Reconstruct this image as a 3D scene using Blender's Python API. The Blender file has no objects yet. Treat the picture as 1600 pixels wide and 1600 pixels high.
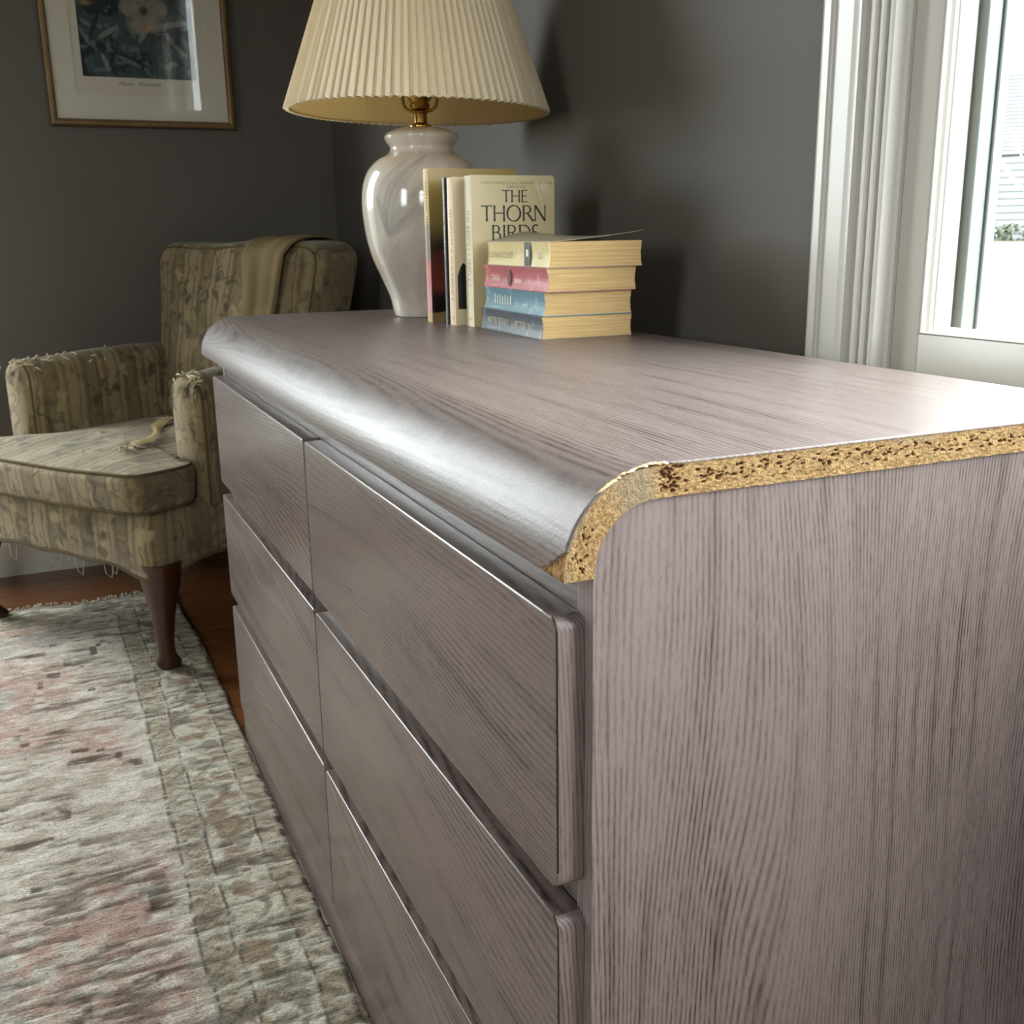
import bpy, bmesh, math, random
import numpy as np
from mathutils import Vector, Matrix
random.seed(7)
C = bpy.context.scene.collection
scene = bpy.context.scene
R = math.radians

# ------------------------------------------------------------------ camera
cam_d = bpy.data.cameras.new('camera')
cam = bpy.data.objects.new('camera', cam_d); C.objects.link(cam)
cam_d.sensor_width = 36.0
cam_d.lens = 1646.93 / 1600 * 36.0
cam_d.clip_start = 0.02
YAW, PIT, ROL = R(23.7837), R(14.6671), R(-0.8857)
CAM = Vector((-0.2504, -0.4664, 0.8061))
fw = Vector((math.sin(YAW)*math.cos(PIT), math.cos(YAW)*math.cos(PIT), -math.sin(PIT)))
rt = Vector((math.cos(YAW), -math.sin(YAW), 0)); up = rt.cross(fw)
rt2 = rt*math.cos(ROL) + up*math.sin(ROL); up2 = -rt*math.sin(ROL) + up*math.cos(ROL)
mw = Matrix((rt2, up2, -fw)).transposed().to_4x4(); mw.translation = CAM
cam.matrix_world = mw
cam_d.dof.use_dof = True
cam_d.dof.focus_distance = 0.75
cam_d.dof.aperture_fstop = 32.0
scene.camera = cam

# ------------------------------------------------------------------ colour management, world
scene.view_settings.view_transform = 'Standard'
scene.view_settings.look = 'None'
scene.view_settings.gamma = 1.0
scene.view_settings.use_curve_mapping = False
scene.view_settings.exposure = 0.0
scene.cycles.max_bounces = 8
scene.cycles.diffuse_bounces = 5
scene.cycles.use_denoising = True
scene.cycles.sample_clamp_indirect = 8.0
scene.cycles.caustics_reflective = False
scene.cycles.caustics_refractive = False
world = bpy.data.worlds.new('overcast_sky'); scene.world = world
world.use_nodes = True
SKY = 23.0
wn = world.node_tree.nodes; wl = world.node_tree.links; wn.clear()
wo = wn.new('ShaderNodeOutputWorld'); wb = wn.new('ShaderNodeBackground')
wt = wn.new('ShaderNodeTexCoord'); wsx = wn.new('ShaderNodeSeparateXYZ'); wr = wn.new('ShaderNodeValToRGB')
wl.new(wt.outputs['Generated'], wsx.inputs[0]); wl.new(wsx.outputs['Z'], wr.inputs[0])
wr.color_ramp.elements[0].color = (0.90, 0.93, 0.96, 1); wr.color_ramp.elements[0].position = 0.0
wr.color_ramp.elements[1].color = (0.96, 0.98, 1.0, 1); wr.color_ramp.elements[1].position = 0.8
wl.new(wr.outputs[0], wb.inputs[0]); wb.inputs[1].default_value = SKY
wl.new(wb.outputs[0], wo.inputs[0])

# ------------------------------------------------------------------ node helpers
class NT:
    def __init__(s, name):
        s.m = bpy.data.materials.new(name); s.m.use_nodes = True
        s.t = s.m.node_tree; s.t.nodes.clear()
        s.out = s.t.nodes.new('ShaderNodeOutputMaterial')
        s.b = s.t.nodes.new('ShaderNodeBsdfPrincipled')
        s.t.links.new(s.b.outputs[0], s.out.inputs[0])
    def n(s, typ, **kw):
        nd = s.t.nodes.new(typ)
        for k, v in kw.items(): setattr(nd, k, v)
        return nd
    def put(s, sock, v):
        if hasattr(v, 'links') or isinstance(v, bpy.types.NodeSocket): s.t.links.new(v, sock)
        elif v is not None:
            if isinstance(v, (tuple, list)) and len(v) == 3 and sock.type == 'RGBA': v = (*v, 1)
            sock.default_value = v
    def math(s, op, a, b=None, c=None, clamp=False):
        nd = s.n('ShaderNodeMath', operation=op, use_clamp=clamp)
        for i, v in enumerate((a, b, c)):
            if v is not None: s.put(nd.inputs[i], v)
        return nd.outputs[0]
    def obj(s):
        tc = s.n('ShaderNodeTexCoord'); sp = s.n('ShaderNodeSeparateXYZ')
        s.t.links.new(tc.outputs['Object'], sp.inputs[0])
        return sp.outputs[0], sp.outputs[1], sp.outputs[2]
    def comb(s, x, y, z):
        nd = s.n('ShaderNodeCombineXYZ')
        for i, v in enumerate((x, y, z)): s.put(nd.inputs[i], v)
        return nd.outputs[0]
    def noise(s, vec, scale=1.0, detail=2.0, rough=0.5, dist=0.0):
        nd = s.n('ShaderNodeTexNoise')
        s.put(nd.inputs['Vector'], vec); s.put(nd.inputs['Scale'], scale); s.put(nd.inputs['Detail'], detail)
        s.put(nd.inputs['Roughness'], rough); s.put(nd.inputs['Distortion'], dist)
        return nd.outputs[0]
    def vor(s, vec, scale=1.0, feature='F1', out='Distance', rnd=1.0):
        nd = s.n('ShaderNodeTexVoronoi', feature=feature)
        s.put(nd.inputs['Vector'], vec); s.put(nd.inputs['Scale'], scale); s.put(nd.inputs['Randomness'], rnd)
        return nd.outputs[out]
    def ramp(s, fac, stops, interp='LINEAR'):
        nd = s.n('ShaderNodeValToRGB'); cr = nd.color_ramp; cr.interpolation = interp
        while len(cr.elements) < len(stops): cr.elements.new(0.5)
        for e, (p, c) in zip(cr.elements, stops):
            e.position = p
            e.color = (c, c, c, 1) if isinstance(c, (int, float)) else (*c, 1)
        s.put(nd.inputs[0], fac)
        return nd.outputs[0]
    def mix(s, fac, a, b, blend='MIX'):
        nd = s.n('ShaderNodeMix', data_type='RGBA', blend_type=blend)
        s.put(nd.inputs[0], fac); s.put(nd.inputs[6], a); s.put(nd.inputs[7], b)
        return nd.outputs[2]
    def bump(s, h, strength=0.3, dist=0.001, normal=None):
        nd = s.n('ShaderNodeBump'); s.put(nd.inputs['Strength'], strength); s.put(nd.inputs['Distance'], dist)
        s.put(nd.inputs['Height'], h)
        if normal is not None: s.put(nd.inputs['Normal'], normal)
        return nd.outputs[0]
    def rnd(s):
        return s.n('ShaderNodeObjectInfo').outputs['Random']
    def done(s, col=None, rough=None, metal=None, normal=None, spec=None, **kw):
        if col is not None: s.put(s.b.inputs['Base Color'], col)
        if rough is not None: s.put(s.b.inputs['Roughness'], rough)
        if metal is not None: s.put(s.b.inputs['Metallic'], metal)
        if normal is not None: s.put(s.b.inputs['Normal'], normal)
        if spec is not None: s.put(s.b.inputs['Specular IOR Level'], spec)
        for k, v in kw.items(): s.put(s.b.inputs[k], v)
        return s.m

def sr(r, g, b):
    f = lambda c: (c/255/12.92) if c/255 <= 0.04045 else ((c/255+0.055)/1.055)**2.4
    return (f(r), f(g), f(b))

def plain(name, col, rough=0.5, metal=0.0, spec=0.5, bscale=None, bstr=0.1, bdist=0.0005, vary=0.0):
    t = NT(name); nm = None; c = col
    x, y, z = t.obj(); v = t.comb(x, y, z)
    if bscale: nm = t.bump(t.noise(v, bscale, 3), bstr, bdist)
    if vary:
        k = t.noise(v, 9.0, 4)
        c = t.mix(t.ramp(k, [(0.35, 0.0), (0.65, 1.0)]), tuple(q*(1-vary) for q in col), tuple(min(1, q*(1+vary)) for q in col))
    return t.done(c, rough, metal, nm, spec)

def wood_laminate(name, u, v, light, dark, rough=0.3, period=.0033, warp=.14, contrast=1.0, spec=0.5, off=0.0, orange=.12):
    """grey oak print; u and v are lambdas of (t,x,y,z) giving the along / across grain coordinates in metres"""
    t = NT(name); x, y, z = t.obj(); r = t.rnd(); m = t.math
    U = m('ADD', u(t, x, y, z), m('ADD', m('MULTIPLY', r, 7.0), off)); V = v(t, x, y, z)
    # the growth rings: distance across the grain, warped so that it closes into cathedral arches
    n1 = t.noise(t.comb(m('MULTIPLY', V, 5.2), m('MULTIPLY', U, 1.15), m('MULTIPLY', r, 5.0)), 1.0, 1.2, .4)
    n2 = t.noise(t.comb(m('MULTIPLY', V, 30), m('MULTIPLY', U, 7.0), 2.0), 1.0, 2, .5)
    n3 = t.noise(t.comb(m('MULTIPLY', V, 160), m('MULTIPLY', U, 38.0), 2.0), 1.0, 2, .5)
    phi = m('ADD', V, m('ADD', m('MULTIPLY', n1, warp), m('ADD', m('MULTIPLY', n2, .0045), m('MULTIPLY', n3, .0012))))
    ln = m('ADD', m('MULTIPLY', m('SINE', m('MULTIPLY', phi, 2*math.pi/period)), .5), .5)
    wide = m('ADD', m('MULTIPLY', m('SINE', m('MULTIPLY', phi, 2*math.pi/(period*7.3))), .5), .5)
    dash = t.noise(t.comb(m('MULTIPLY', V, 420), m('MULTIPLY', U, 42), r), 1.0, 2.5, .6)
    zone = t.noise(t.comb(m('MULTIPLY', V, 11), m('MULTIPLY', U, 1.7), r), 1.0, 2)
    pore = t.noise(t.comb(m('MULTIPLY', V, 900), m('MULTIPLY', U, 130), 1.0), 1.0, 1.5, .5)
    f = m('MULTIPLY', m('POWER', ln, 1.5), t.ramp(dash, [(.32, .15), (.58, 1.0)]))
    f = m('MULTIPLY', f, t.ramp(zone, [(.30, .45), (.62, 1.0)]))
    f = m('ADD', m('MULTIPLY', f, .74), m('MULTIPLY', t.ramp(pore, [(.5, 0), (.70, 1)]), .20))
    f = m('ADD', f, m('MULTIPLY', m('MULTIPLY', m('POWER', wide, 4.0), t.ramp(n2, [(.40, 0), (.62, 1)])), .30))
    f = m('ADD', f, m('MULTIPLY', m('SUBTRACT', zone, .5), .45), clamp=True)
    f = m('ADD', m('MULTIPLY', f, contrast), .35*(1-contrast))
    col = t.mix(f, light, dark)
    vv = t.comb(x, y, z)
    wear = t.noise(vv, 5.0, 4, .6)
    rr = m('ADD', m('MULTIPLY', m('SUBTRACT', wear, .5), .10), rough, clamp=True)
    # orange-peel film over the print
    nb = t.bump(m('ADD', m('MULTIPLY', f, -.25), t.noise(vv, 520.0, 2)), orange, .0006)
    return t.done(col, rr, 0.0, nb, spec)

M = {}
M['lam_top'] = wood_laminate('grey_oak_laminate', lambda t,x,y,z: t.math('MULTIPLY', y, .6), lambda t,x,y,z: t.math('SUBTRACT', x, z), sr(121,108,104), sr(66,56,53), .36, .0036, .13, .95, spec=.24, orange=.22, off=1.3)
M['lam_front'] = wood_laminate('grey_oak_laminate_front', lambda t,x,y,z: y, lambda t,x,y,z: t.math('ADD', z, t.math('MULTIPLY', x, .6)), sr(112,97,92), sr(46,38,35), .30, .0056, .25, 1.1)  # same laminate, toned darker: dimmer light on the fronts is put into the colour
M['lam_side'] = wood_laminate('grey_oak_laminate_side', lambda t,x,y,z: z, lambda t,x,y,z: t.math('ADD', x, y), sr(130,115,112), sr(58,47,46), .38, .0033, .17, 1.05, off=.4)

def paint_wall():
    t = NT('dark_grey_wall_paint'); x, y, z = t.obj(); v = t.comb(x, y, z)
    n = t.noise(v, 2.2, 3); c = t.mix(n, sr(92, 86, 80), sr(99, 93, 87))
    return t.done(c, 0.6, 0, t.bump(t.noise(v, 320.0, 2), 0.10, 0.0006), 0.22)
M['wall'] = paint_wall()
M['ceiling'] = plain('white_ceiling_paint', sr(225, 224, 220), 0.8, bscale=200, bstr=0.1)
M['trim'] = plain('white_gloss_trim_paint', sr(200, 196, 189), 0.3, spec=0.5, bscale=60, bstr=0.03)
M['sash'] = plain('warm_white_sash_paint', sr(192, 187, 178), 0.35, bscale=90, bstr=0.05)
M['vinyl'] = plain('grey_green_exterior_paint', sr(112, 116, 110), 0.5)
M['brass'] = plain('antique_brass', sr(176, 140, 72), 0.25, 1.0, vary=0.15)
M['black'] = plain('black_plastic', (0.012, 0.012, 0.012), 0.4)
M['bulb'] = plain('white_frosted_bulb', sr(235, 232, 225), 0.3)
M['hole'] = plain('dark_screw_hole', (0.01, 0.01, 0.01), 0.8)

def glass_mat(name, rough=0.0, tint=(1, 1, 1)):
    m = bpy.data.materials.new(name); m.use_nodes = True; nt = m.node_tree; nt.nodes.clear()
    o = nt.nodes.new('ShaderNodeOutputMaterial'); mx = nt.nodes.new('ShaderNodeMixShader')
    tr = nt.nodes.new('ShaderNodeBsdfTransparent'); gl = nt.nodes.new('ShaderNodeBsdfGlossy'); fr = nt.nodes.new('ShaderNodeFresnel')
    fr.inputs[0].default_value = 1.5; gl.inputs['Roughness'].default_value = rough; tr.inputs[0].default_value = (*tint, 1)
    ge = nt.nodes.new('ShaderNodeNewGeometry'); mu = nt.nodes.new('ShaderNodeMath'); mu.operation = 'SUBTRACT'; mu.use_clamp = True   # no inner reflections on the rear face
    nt.links.new(fr.outputs[0], mu.inputs[0]); nt.links.new(ge.outputs['Backfacing'], mu.inputs[1]); nt.links.new(mu.outputs[0], mx.inputs[0]); nt.links.new(tr.outputs[0], mx.inputs[1]); nt.links.new(gl.outputs[0], mx.inputs[2])
    nt.links.new(mx.outputs[0], o.inputs[0]); return m
M['pane'] = glass_mat('clear_window_glass', 0.0, (0.93, 0.96, 0.95))
M['picglass'] = glass_mat('picture_glass', 0.012)

def attr_mat(name, rough=0.6, spec=0.3, bs=None, bstr=0.3, bd=0.001, grain=0.0):
    t = NT(name); a = t.n('ShaderNodeAttribute'); a.attribute_name = 'Col'
    x, y, z = t.obj(); v = t.comb(x, y, z); c = a.outputs['Color']; nm = None
    if grain:
        c = t.mix(grain, c, t.ramp(t.noise(v, 900.0, 3), [(0.3, 0.25), (0.7, 1.0)]), 'MULTIPLY')
    if bs: nm = t.bump(t.noise(v, bs, 3), bstr, bd)
    return t.done(c, rough, 0, nm, spec)
M['chip'] = attr_mat('raw_particleboard', 0.85, 0.15, 900, 0.6, 0.0012, 0.45)
M['print'] = attr_mat('art_print_paper', 0.7, 0.2)

# ------------------------------------------------------------------ mesh helpers
ORG = {}
def tag(o, label=None, cat=None, group=None, kind=None):
    if label: o['label'] = label
    if cat: o['category'] = cat
    if group: o['group'] = group
    if kind: o['kind'] = kind
    return o
def thing(name, label, cat, loc=(0,0,0), rot=(0,0,0), group=None, kind=None):
    o = bpy.data.objects.new(name, None); C.objects.link(o)
    o.location = loc; o.rotation_euler = rot; o.empty_display_size = 0.05
    return tag(o, label, cat, group, kind)

class MB:
    """collects geometry for ONE mesh object"""
    def __init__(s): s.v = []; s.f = []
    def add(s, vs, fs):
        b = len(s.v); s.v += [tuple(p) for p in vs]; s.f += [tuple(i+b for i in f) for f in fs]; return s
    def bm(s, bm):
        bm.verts.index_update()
        return s.add([v.co[:] for v in bm.verts], [[v.index for v in f.verts] for f in bm.faces])
    def box(s, a, b, bev=0.0, seg=2, rot=None, at=None):
        bm = bmesh.new(); bmesh.ops.create_cube(bm, size=1.0)
        lo = [min(p, q) for p, q in zip(a, b)]; hi = [max(p, q) for p, q in zip(a, b)]
        for v in bm.verts: v.co = Vector([lo[i] + (v.co[i]+0.5)*(hi[i]-lo[i]) for i in range(3)])
        if bev: bmesh.ops.bevel(bm, geom=bm.edges[:], offset=bev, segments=seg, profile=0.5, affect='EDGES')
        if rot is not None: bmesh.ops.rotate(bm, cent=Vector(at), matrix=rot, verts=bm.verts)
        s.bm(bm); bm.free(); return s
    def lathe(s, prof, n=48, c=(0,0,0), cap0=True, cap1=True, fn=None):
        vs = []; fs = []
        for (r, z) in prof:
            for k in range(n):
                a = 2*math.pi*k/n; rr = r if fn is None else fn(r, a, z)
                vs.append((c[0]+rr*math.cos(a), c[1]+rr*math.sin(a), c[2]+z))
        m = len(prof)
        for i in range(m-1):
            for k in range(n):
                k2 = (k+1) % n; fs.append((i*n+k, i*n+k2, (i+1)*n+k2, (i+1)*n+k))
        if cap0: fs.append(tuple(range(n-1, -1, -1)))
        if cap1: fs.append(tuple((m-1)*n+k for k in range(n)))
        return s.add(vs, fs)
    def tube(s, pts, r, n=8, caps=True, closed=False):
        pts = [Vector(p) for p in pts]; m = len(pts); vs = []; fs = []
        rr = r if isinstance(r, (list, tuple)) else [r]*m
        prev = None
        for i, p in enumerate(pts):
            if closed: d = pts[(i+1) % m] - pts[i-1]
            else: d = pts[min(i+1, m-1)] - pts[max(i-1, 0)]
            d = d.normalized() if d.length > 1e-9 else Vector((0,0,1))
            if prev is None:
                a = Vector((0,0,1)) if abs(d.z) < 0.9 else Vector((1,0,0)); x = d.cross(a).normalized()
            else:
                x = prev - d*prev.dot(d); x = x.normalized() if x.length > 1e-6 else d.orthogonal().normalized()
            prev = x; y = d.cross(x)
            for k in range(n):
                an = 2*math.pi*k/n; vs.append(p + (x*math.cos(an) + y*math.sin(an))*rr[i])
        for i in range(m if closed else m-1):
            for k in range(n):
                i2 = (i+1) % m; k2 = (k+1) % n
                fs.append((i*n+k, i*n+k2, i2*n+k2, i2*n+k))
        if caps and not closed:
            fs.append(tuple(range(n-1, -1, -1))); fs.append(tuple((m-1)*n+k for k in range(n)))
        return s.add(vs, fs)
    def rings(s, rings, cap0=True, cap1=True, closed=True):
        n = len(rings[0]); vs = [p for r in rings for p in r]; fs = []
        for i in range(len(rings)-1):
            for k in range(n if closed else n-1):
                k2 = (k+1) % n; fs.append((i*n+k, i*n+k2, (i+1)*n+k2, (i+1)*n+k))
        if cap0: fs.append(tuple(range(n-1, -1, -1)))
        if cap1: fs.append(tuple((len(rings)-1)*n+k for k in range(n)))
        return s.add(vs, fs)
    def prism(s, poly, axis, a, b):
        """extrude a 2-D polygon along axis 0/1/2 from a to b"""
        def mk(p, t):
            q = [p[0], p[1]]; q.insert(axis, t); return tuple(q)
        n = len(poly); vs = [mk(p, a) for p in poly] + [mk(p, b) for p in poly]
        fs = [(k, (k+1) % n, n+(k+1) % n, n+k) for k in range(n)] + [tuple(range(n-1, -1, -1)), tuple(range(n, 2*n))]
        return s.add(vs, fs)
    def build(s, name, mat, parent=None, local=False, smooth=True, angle=40, sub=0):
        me = bpy.data.meshes.new(name)
        off = Vector((0,0,0)) if (parent is None or local) else world_of(parent)
        me.from_pydata([(p[0]-off[0], p[1]-off[1], p[2]-off[2]) for p in s.v], [], s.f)
        bm = bmesh.new(); bm.from_mesh(me); bmesh.ops.recalc_face_normals(bm, faces=bm.faces[:]); bm.to_mesh(me); bm.free()
        if mat: me.materials.append(mat)
        if smooth:
            me.polygons.foreach_set('use_smooth', [True]*len(me.polygons))
            if angle: me.set_sharp_from_angle(angle=R(angle))
        o = bpy.data.objects.new(name, me); C.objects.link(o)
        if parent: o.parent = parent
        if sub:
            md = o.modifiers.new('subdivision', 'SUBSURF'); md.levels = sub; md.render_levels = sub
        return o
def world_of(o):
    v = Vector((0,0,0))
    while o is not None: v = v + o.location; o = o.parent
    return v

def grid_obj(name, Pts, mat, parent=None, col=None, local=False, smooth=True, closed_u=False):
    """Pts: (m,n,3) array -> quad grid; col: (m,n,3) linear colours"""
    m, n, _ = Pts.shape
    P = Pts.reshape(-1, 3).astype(np.float32)
    if parent is not None and not local: P = P - np.array(world_of(parent)[:], np.float32)
    i = np.arange(m*n).reshape(m, n)
    q = np.stack([i[:-1, :-1], i[1:, :-1], i[1:, 1:], i[:-1, 1:]], -1).reshape(-1, 4)
    me = bpy.data.meshes.new(name)
    me.vertices.add(len(P)); me.vertices.foreach_set('co', P.ravel())
    me.loops.add(q.size); me.loops.foreach_set('vertex_index', q.ravel().astype(np.int32))
    me.polygons.add(len(q)); me.polygons.foreach_set('loop_start', np.arange(0, q.size, 4, dtype=np.int32))
    me.polygons.foreach_set('use_smooth', np.full(len(q), smooth))
    me.update(calc_edges=True)
    if col is not None:
        a = me.color_attributes.new('Col', 'FLOAT_COLOR', 'POINT')
        cc = np.ones((m*n, 4), np.float32); cc[:, :3] = col.reshape(-1, 3); a.data.foreach_set('color', cc.ravel())
    me.materials.append(mat)
    o = bpy.data.objects.new(name, me); C.objects.link(o)
    if parent: o.parent = parent
    return o

def vnoise(x, y, seed=0):
    x = np.asarray(x, float); y = np.asarray(y, float)
    xi = np.floor(x).astype(np.int64); yi = np.floor(y).astype(np.int64); fx = x-xi; fy = y-yi
    def h(a, b):
        k = (a*374761393 + b*668265263 + seed*974634777) & 0xFFFFFFFF
        k = ((k ^ (k >> 13))*1274126177) & 0xFFFFFFFF
        return ((k ^ (k >> 16)) & 0xFFFF)/65535.0
    fx = fx*fx*(3-2*fx); fy = fy*fy*(3-2*fy)
    return (h(xi, yi)*(1-fx)+h(xi+1, yi)*fx)*(1-fy) + (h(xi, yi+1)*(1-fx)+h(xi+1, yi+1)*fx)*fy
def fbm(x, y, seed=0, oct=3):
    s = 0; a = 1.0; t = 0
    for k in range(oct): s = s + a*vnoise(x*2**k, y*2**k, seed+k*17); t += a; a *= 0.5
    return s/t
def sstep(a, b, x):
    t = np.clip((x-a)/(b-a), 0, 1); return t*t*(3-2*t)
def lerp(a, b, t): return a*(1-t[..., None]) + np.array(b)*t[..., None]

# ------------------------------------------------------------------ room dimensions
XW, YE, XL, YB, HC = 0.502, 2.36, -2.7, -2.5, 2.45     # right wall, end wall, left wall, back wall, ceiling
TW = 0.16; TWR = 0.078

def wall_with_holes(name, axis, p, out, lo, hi, holes, TW=TW):
    """wall in the plane axis=p, thick towards out; holes (a0,a1,z0,z1) along the other horizontal axis"""
    mb = MB(); q = p+out*TW
    cuts = sorted(set([lo, hi] + [h[0] for h in holes] + [h[1] for h in holes]))
    for a, b in zip(cuts[:-1], cuts[1:]):
        hs = [h for h in holes if h[0] <= a+1e-6 and h[1] >= b-1e-6]
        spans = [(-0.05, HC)]
        for h in hs: spans = [(-0.05, h[2]), (h[3], HC)]
        for z0, z1 in spans:
            if axis == 0: mb.box((p, a, z0), (q, b, z1))
            else: mb.box((a, p, z0), (b, q, z1))
    return tag(mb.build(name, M['wall'], smooth=False), kind='structure')

W1 = (-0.95, 0.325, 0.655, 2.0)      # right wall window rough opening (y0,y1,z0,z1)
W2 = (-1.62, -0.58, 0.28, 2.3)       # end wall window, left of the picture (x0,x1,z0,z1)
W3 = (-1.5, -0.8, 1.0, 1.9)          # back wall window behind the camera
W4 = (-1.5, -0.65, 0.9, 2.0)        # left wall window, beside the camera (y0,y1)
wall_with_holes('wall_right', 0, XW, 1, YB-TW, YE+TW, [W1], TWR)
wall_with_holes('wall_end', 1, YE, 1, XL, XW, [W2])
wall_with_holes('wall_left', 0, XL, -1, YB-TW, YE+TW, [W4])
wall_with_holes('wall_back', 1, YB, -1, XL, XW, [W3])
tag(MB().box((XL-TW, YB-TW, HC), (XW+TW, YE+TW, HC+0.1)).build('ceiling', M['ceiling'], smooth=False), kind='structure')

# portals help the renderer find the sky through each window
def portal(name, loc, rot, sx, sy):
    l = bpy.data.lights.new(name, 'AREA'); l.shape = 'RECTANGLE'; l.size = sx; l.size_y = sy; l.cycles.is_portal = True
    o = bpy.data.objects.new(name, l); C.objects.link(o); o.location = loc; o.rotation_euler = rot
portal('window_portal', (XW+TWR+0.03, (W1[0]+W1[1])/2, (W1[2]+W1[3])/2), (0, R(90), 0), W1[3]-W1[2], W1[1]-W1[0])
portal('window_portal', ((W2[0]+W2[1])/2, YE+TW+0.03, (W2[2]+W2[3])/2), (R(-90), 0, 0), W2[1]-W2[0], W2[3]-W2[2])
portal('window_portal', ((W3[0]+W3[1])/2, YB-TW-0.03, (W3[2]+W3[3])/2), (R(90), 0, 0), W3[1]-W3[0], W3[3]-W3[2])
portal('window_portal', (XL-TW-0.03, (W4[0]+W4[1])/2, (W4[2]+W4[3])/2), (0, R(-90), 0), W4[3]-W4[2], W4[1]-W4[0])

# floor of strip boards
def floor_wood():
    t = NT('orange_brown_floor_varnish'); x, y, z = t.obj(); r = t.rnd()
    n = t.noise(t.comb(t.math('MULTIPLY', x, 3.0), t.math('MULTIPLY', y, 70), t.math('MULTIPLY', r, 9)), 1.0, 4)
    c = t.mix(n, sr(84, 48, 25), sr(132, 82, 44)); c = t.mix(t.math('MULTIPLY', r, 0.5), c, sr(88, 54, 31))
    return t.done(c, 0.3, 0, t.bump(n, 0.1, 0.0005), 0.5)
M['floor'] = floor_wood()
floor = MB().box((XL-TW, YB-TW, -0.06), (XW+TW, YE+TW, -0.012)).build('floor', plain('dark_subfloor', sr(60, 40, 25), 0.8), smooth=False)
tag(floor, kind='structure')
pl_mesh = {}
y = YB; row = 0
while y < YE-0.001:
    w = min(0.085, YE-y); x = XL + (0 if row % 2 else -0.6)
    while x < XW-0.01:
        L_ = 1.4; a, b = max(x, XL), min(x+L_, XW)
        if b-a > 0.02:
            key = (round(b-a, 3), round(w, 3))
            if key not in pl_mesh:
                o = MB().box((0, 0, -0.012), (key[0]-0.0015, key[1]-0.0015, 0.0), 0.001, 1).build('plank', M['floor'], floor, local=True, smooth=False)
                pl_mesh[key] = o.data
            else:
                o = bpy.data.objects.new('plank', pl_mesh[key]); C.objects.link(o); o.parent = floor
            o.location = (a, y, 0)
        x += L_
    y += 0.085; row += 1

# baseboards: profile extruded along the wall
def baseboard(name, axis, p, inward, a, b):
    prof = [(0, 0), (0.014, 0), (0.014, 0.078), (0.011, 0.088), (0.006, 0.094), (0.004, 0.10), (0, 0.10)]
    if axis == 0: poly = [(p+inward*d, z) for d, z in prof]; mb = MB().prism(poly, 1, a, b)
    else: poly = [(p+inward*d, z) for d, z in prof]; mb = MB().prism(poly, 0, a, b)
    return tag(mb.build(name, M['trim'], smooth=False), kind='structure')
baseboard('baseboard_end', 1, YE, -1, XL, XW-0.014)
baseboard('baseboard_right', 0, XW, -1, YB, YE)
baseboard('baseboard_left', 0, XL, 1, YB, YE)
baseboard('baseboard_back', 1, YB, 1, XL+0.014, XW-0.014)

# ------------------------------------------------------------------ window 1 (right wall, in view)
# casing profile: (distance from outer edge inward, proud of wall)
CAS = [(0, 0), (0, .017), (.003, .020), (.012, .020), (.0145, .0165), (.017, .0155), (.043, .0155), (.0455, .0185), (.049, .0205),
       (.055, .0205), (.0575, .0165), (.060, .0125), (.064, .0115), (.0665, .0135), (.069, .0215), (.0735, .0225), (.0765, .0215), (.0785, .0155), (.081, .0215),
       (.085, .0225), (.088, .0215), (.090, .0150), (.0925, .0195), (.096, .0205), (.099, .0195), (.1005, .0050), (.1195, .0035), (.1205, .0025), (.1205, 0)]
C2 = []; _d = 0.0
for p in CAS:
    _d = max(_d+.0001, p[0]+.906*p[1]-.0154) if p[0] > 0 else 0.0; C2.append((_d, p[1]))
CAS = C2; CW = .4305-.3252; CAS[-1] = (CW, 0); CAS[-2] = (CW, .0025); CAS = [(min(d, CW), h) for d, h in CAS]
win1 = thing('window_1', None, None, (XW, W1[1], W1[2]), kind='structure')
cy0, cy1, cz0, cz1 = W1       # inner edge of the casing
def casing_frame(name, parent):
    """mitred casing as one mesh per side"""
    n = len(CAS)
    corners = lambda d: [(cy1 + CW - d, cz0 - CW + d), (cy1 + CW - d, cz1 + CW - d), (cy0 - CW + d, cz1 + CW - d), (cy0 - CW + d, cz0 - CW + d)]
    for k in range(4):
        vs = []; fs = []
        for d, h in CAS:
            c = corners(d); a, b = c[k], c[(k+1) % 4]
            vs += [(XW-h, a[0], a[1]), (XW-h, b[0], b[1])]
        for i in range(n-1): fs.append((2*i, 2*i+1, 2*i+3, 2*i+2))
        MB().add(vs, fs).build(name, M['trim'], parent, angle=25)
casing_frame('casing', win1)
MB().lathe([(0.0014, 0), (0.0014, 0.0006)], 10).build('screw_hole', M['hole'], win1, local=True)
sh = [o for o in win1.children if o.name.startswith('screw_hole')][0]
sh.location = (-0.0046, 0.3360-W1[1], 0.7448-W1[2]); sh.rotation_euler = (0, R(-90), 0)
# jamb lining inside the rough opening
jb = MB()
for a, b in [((XW, cy1-.0005, cz0), (XW+TWR, cy1+.02, cz1)), ((XW, cy0-.02, cz0), (XW+TWR, cy0+.0005, cz1)), ((XW, cy0, cz1), (XW+TWR, cy1, cz1+.02)), ((XW, cy0, cz0-.02), (XW+TWR, cy1, cz0+.0005))]:
    jb.box(a, b)
jb.build('jamb', M['sash'], win1, smooth=False)
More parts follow.
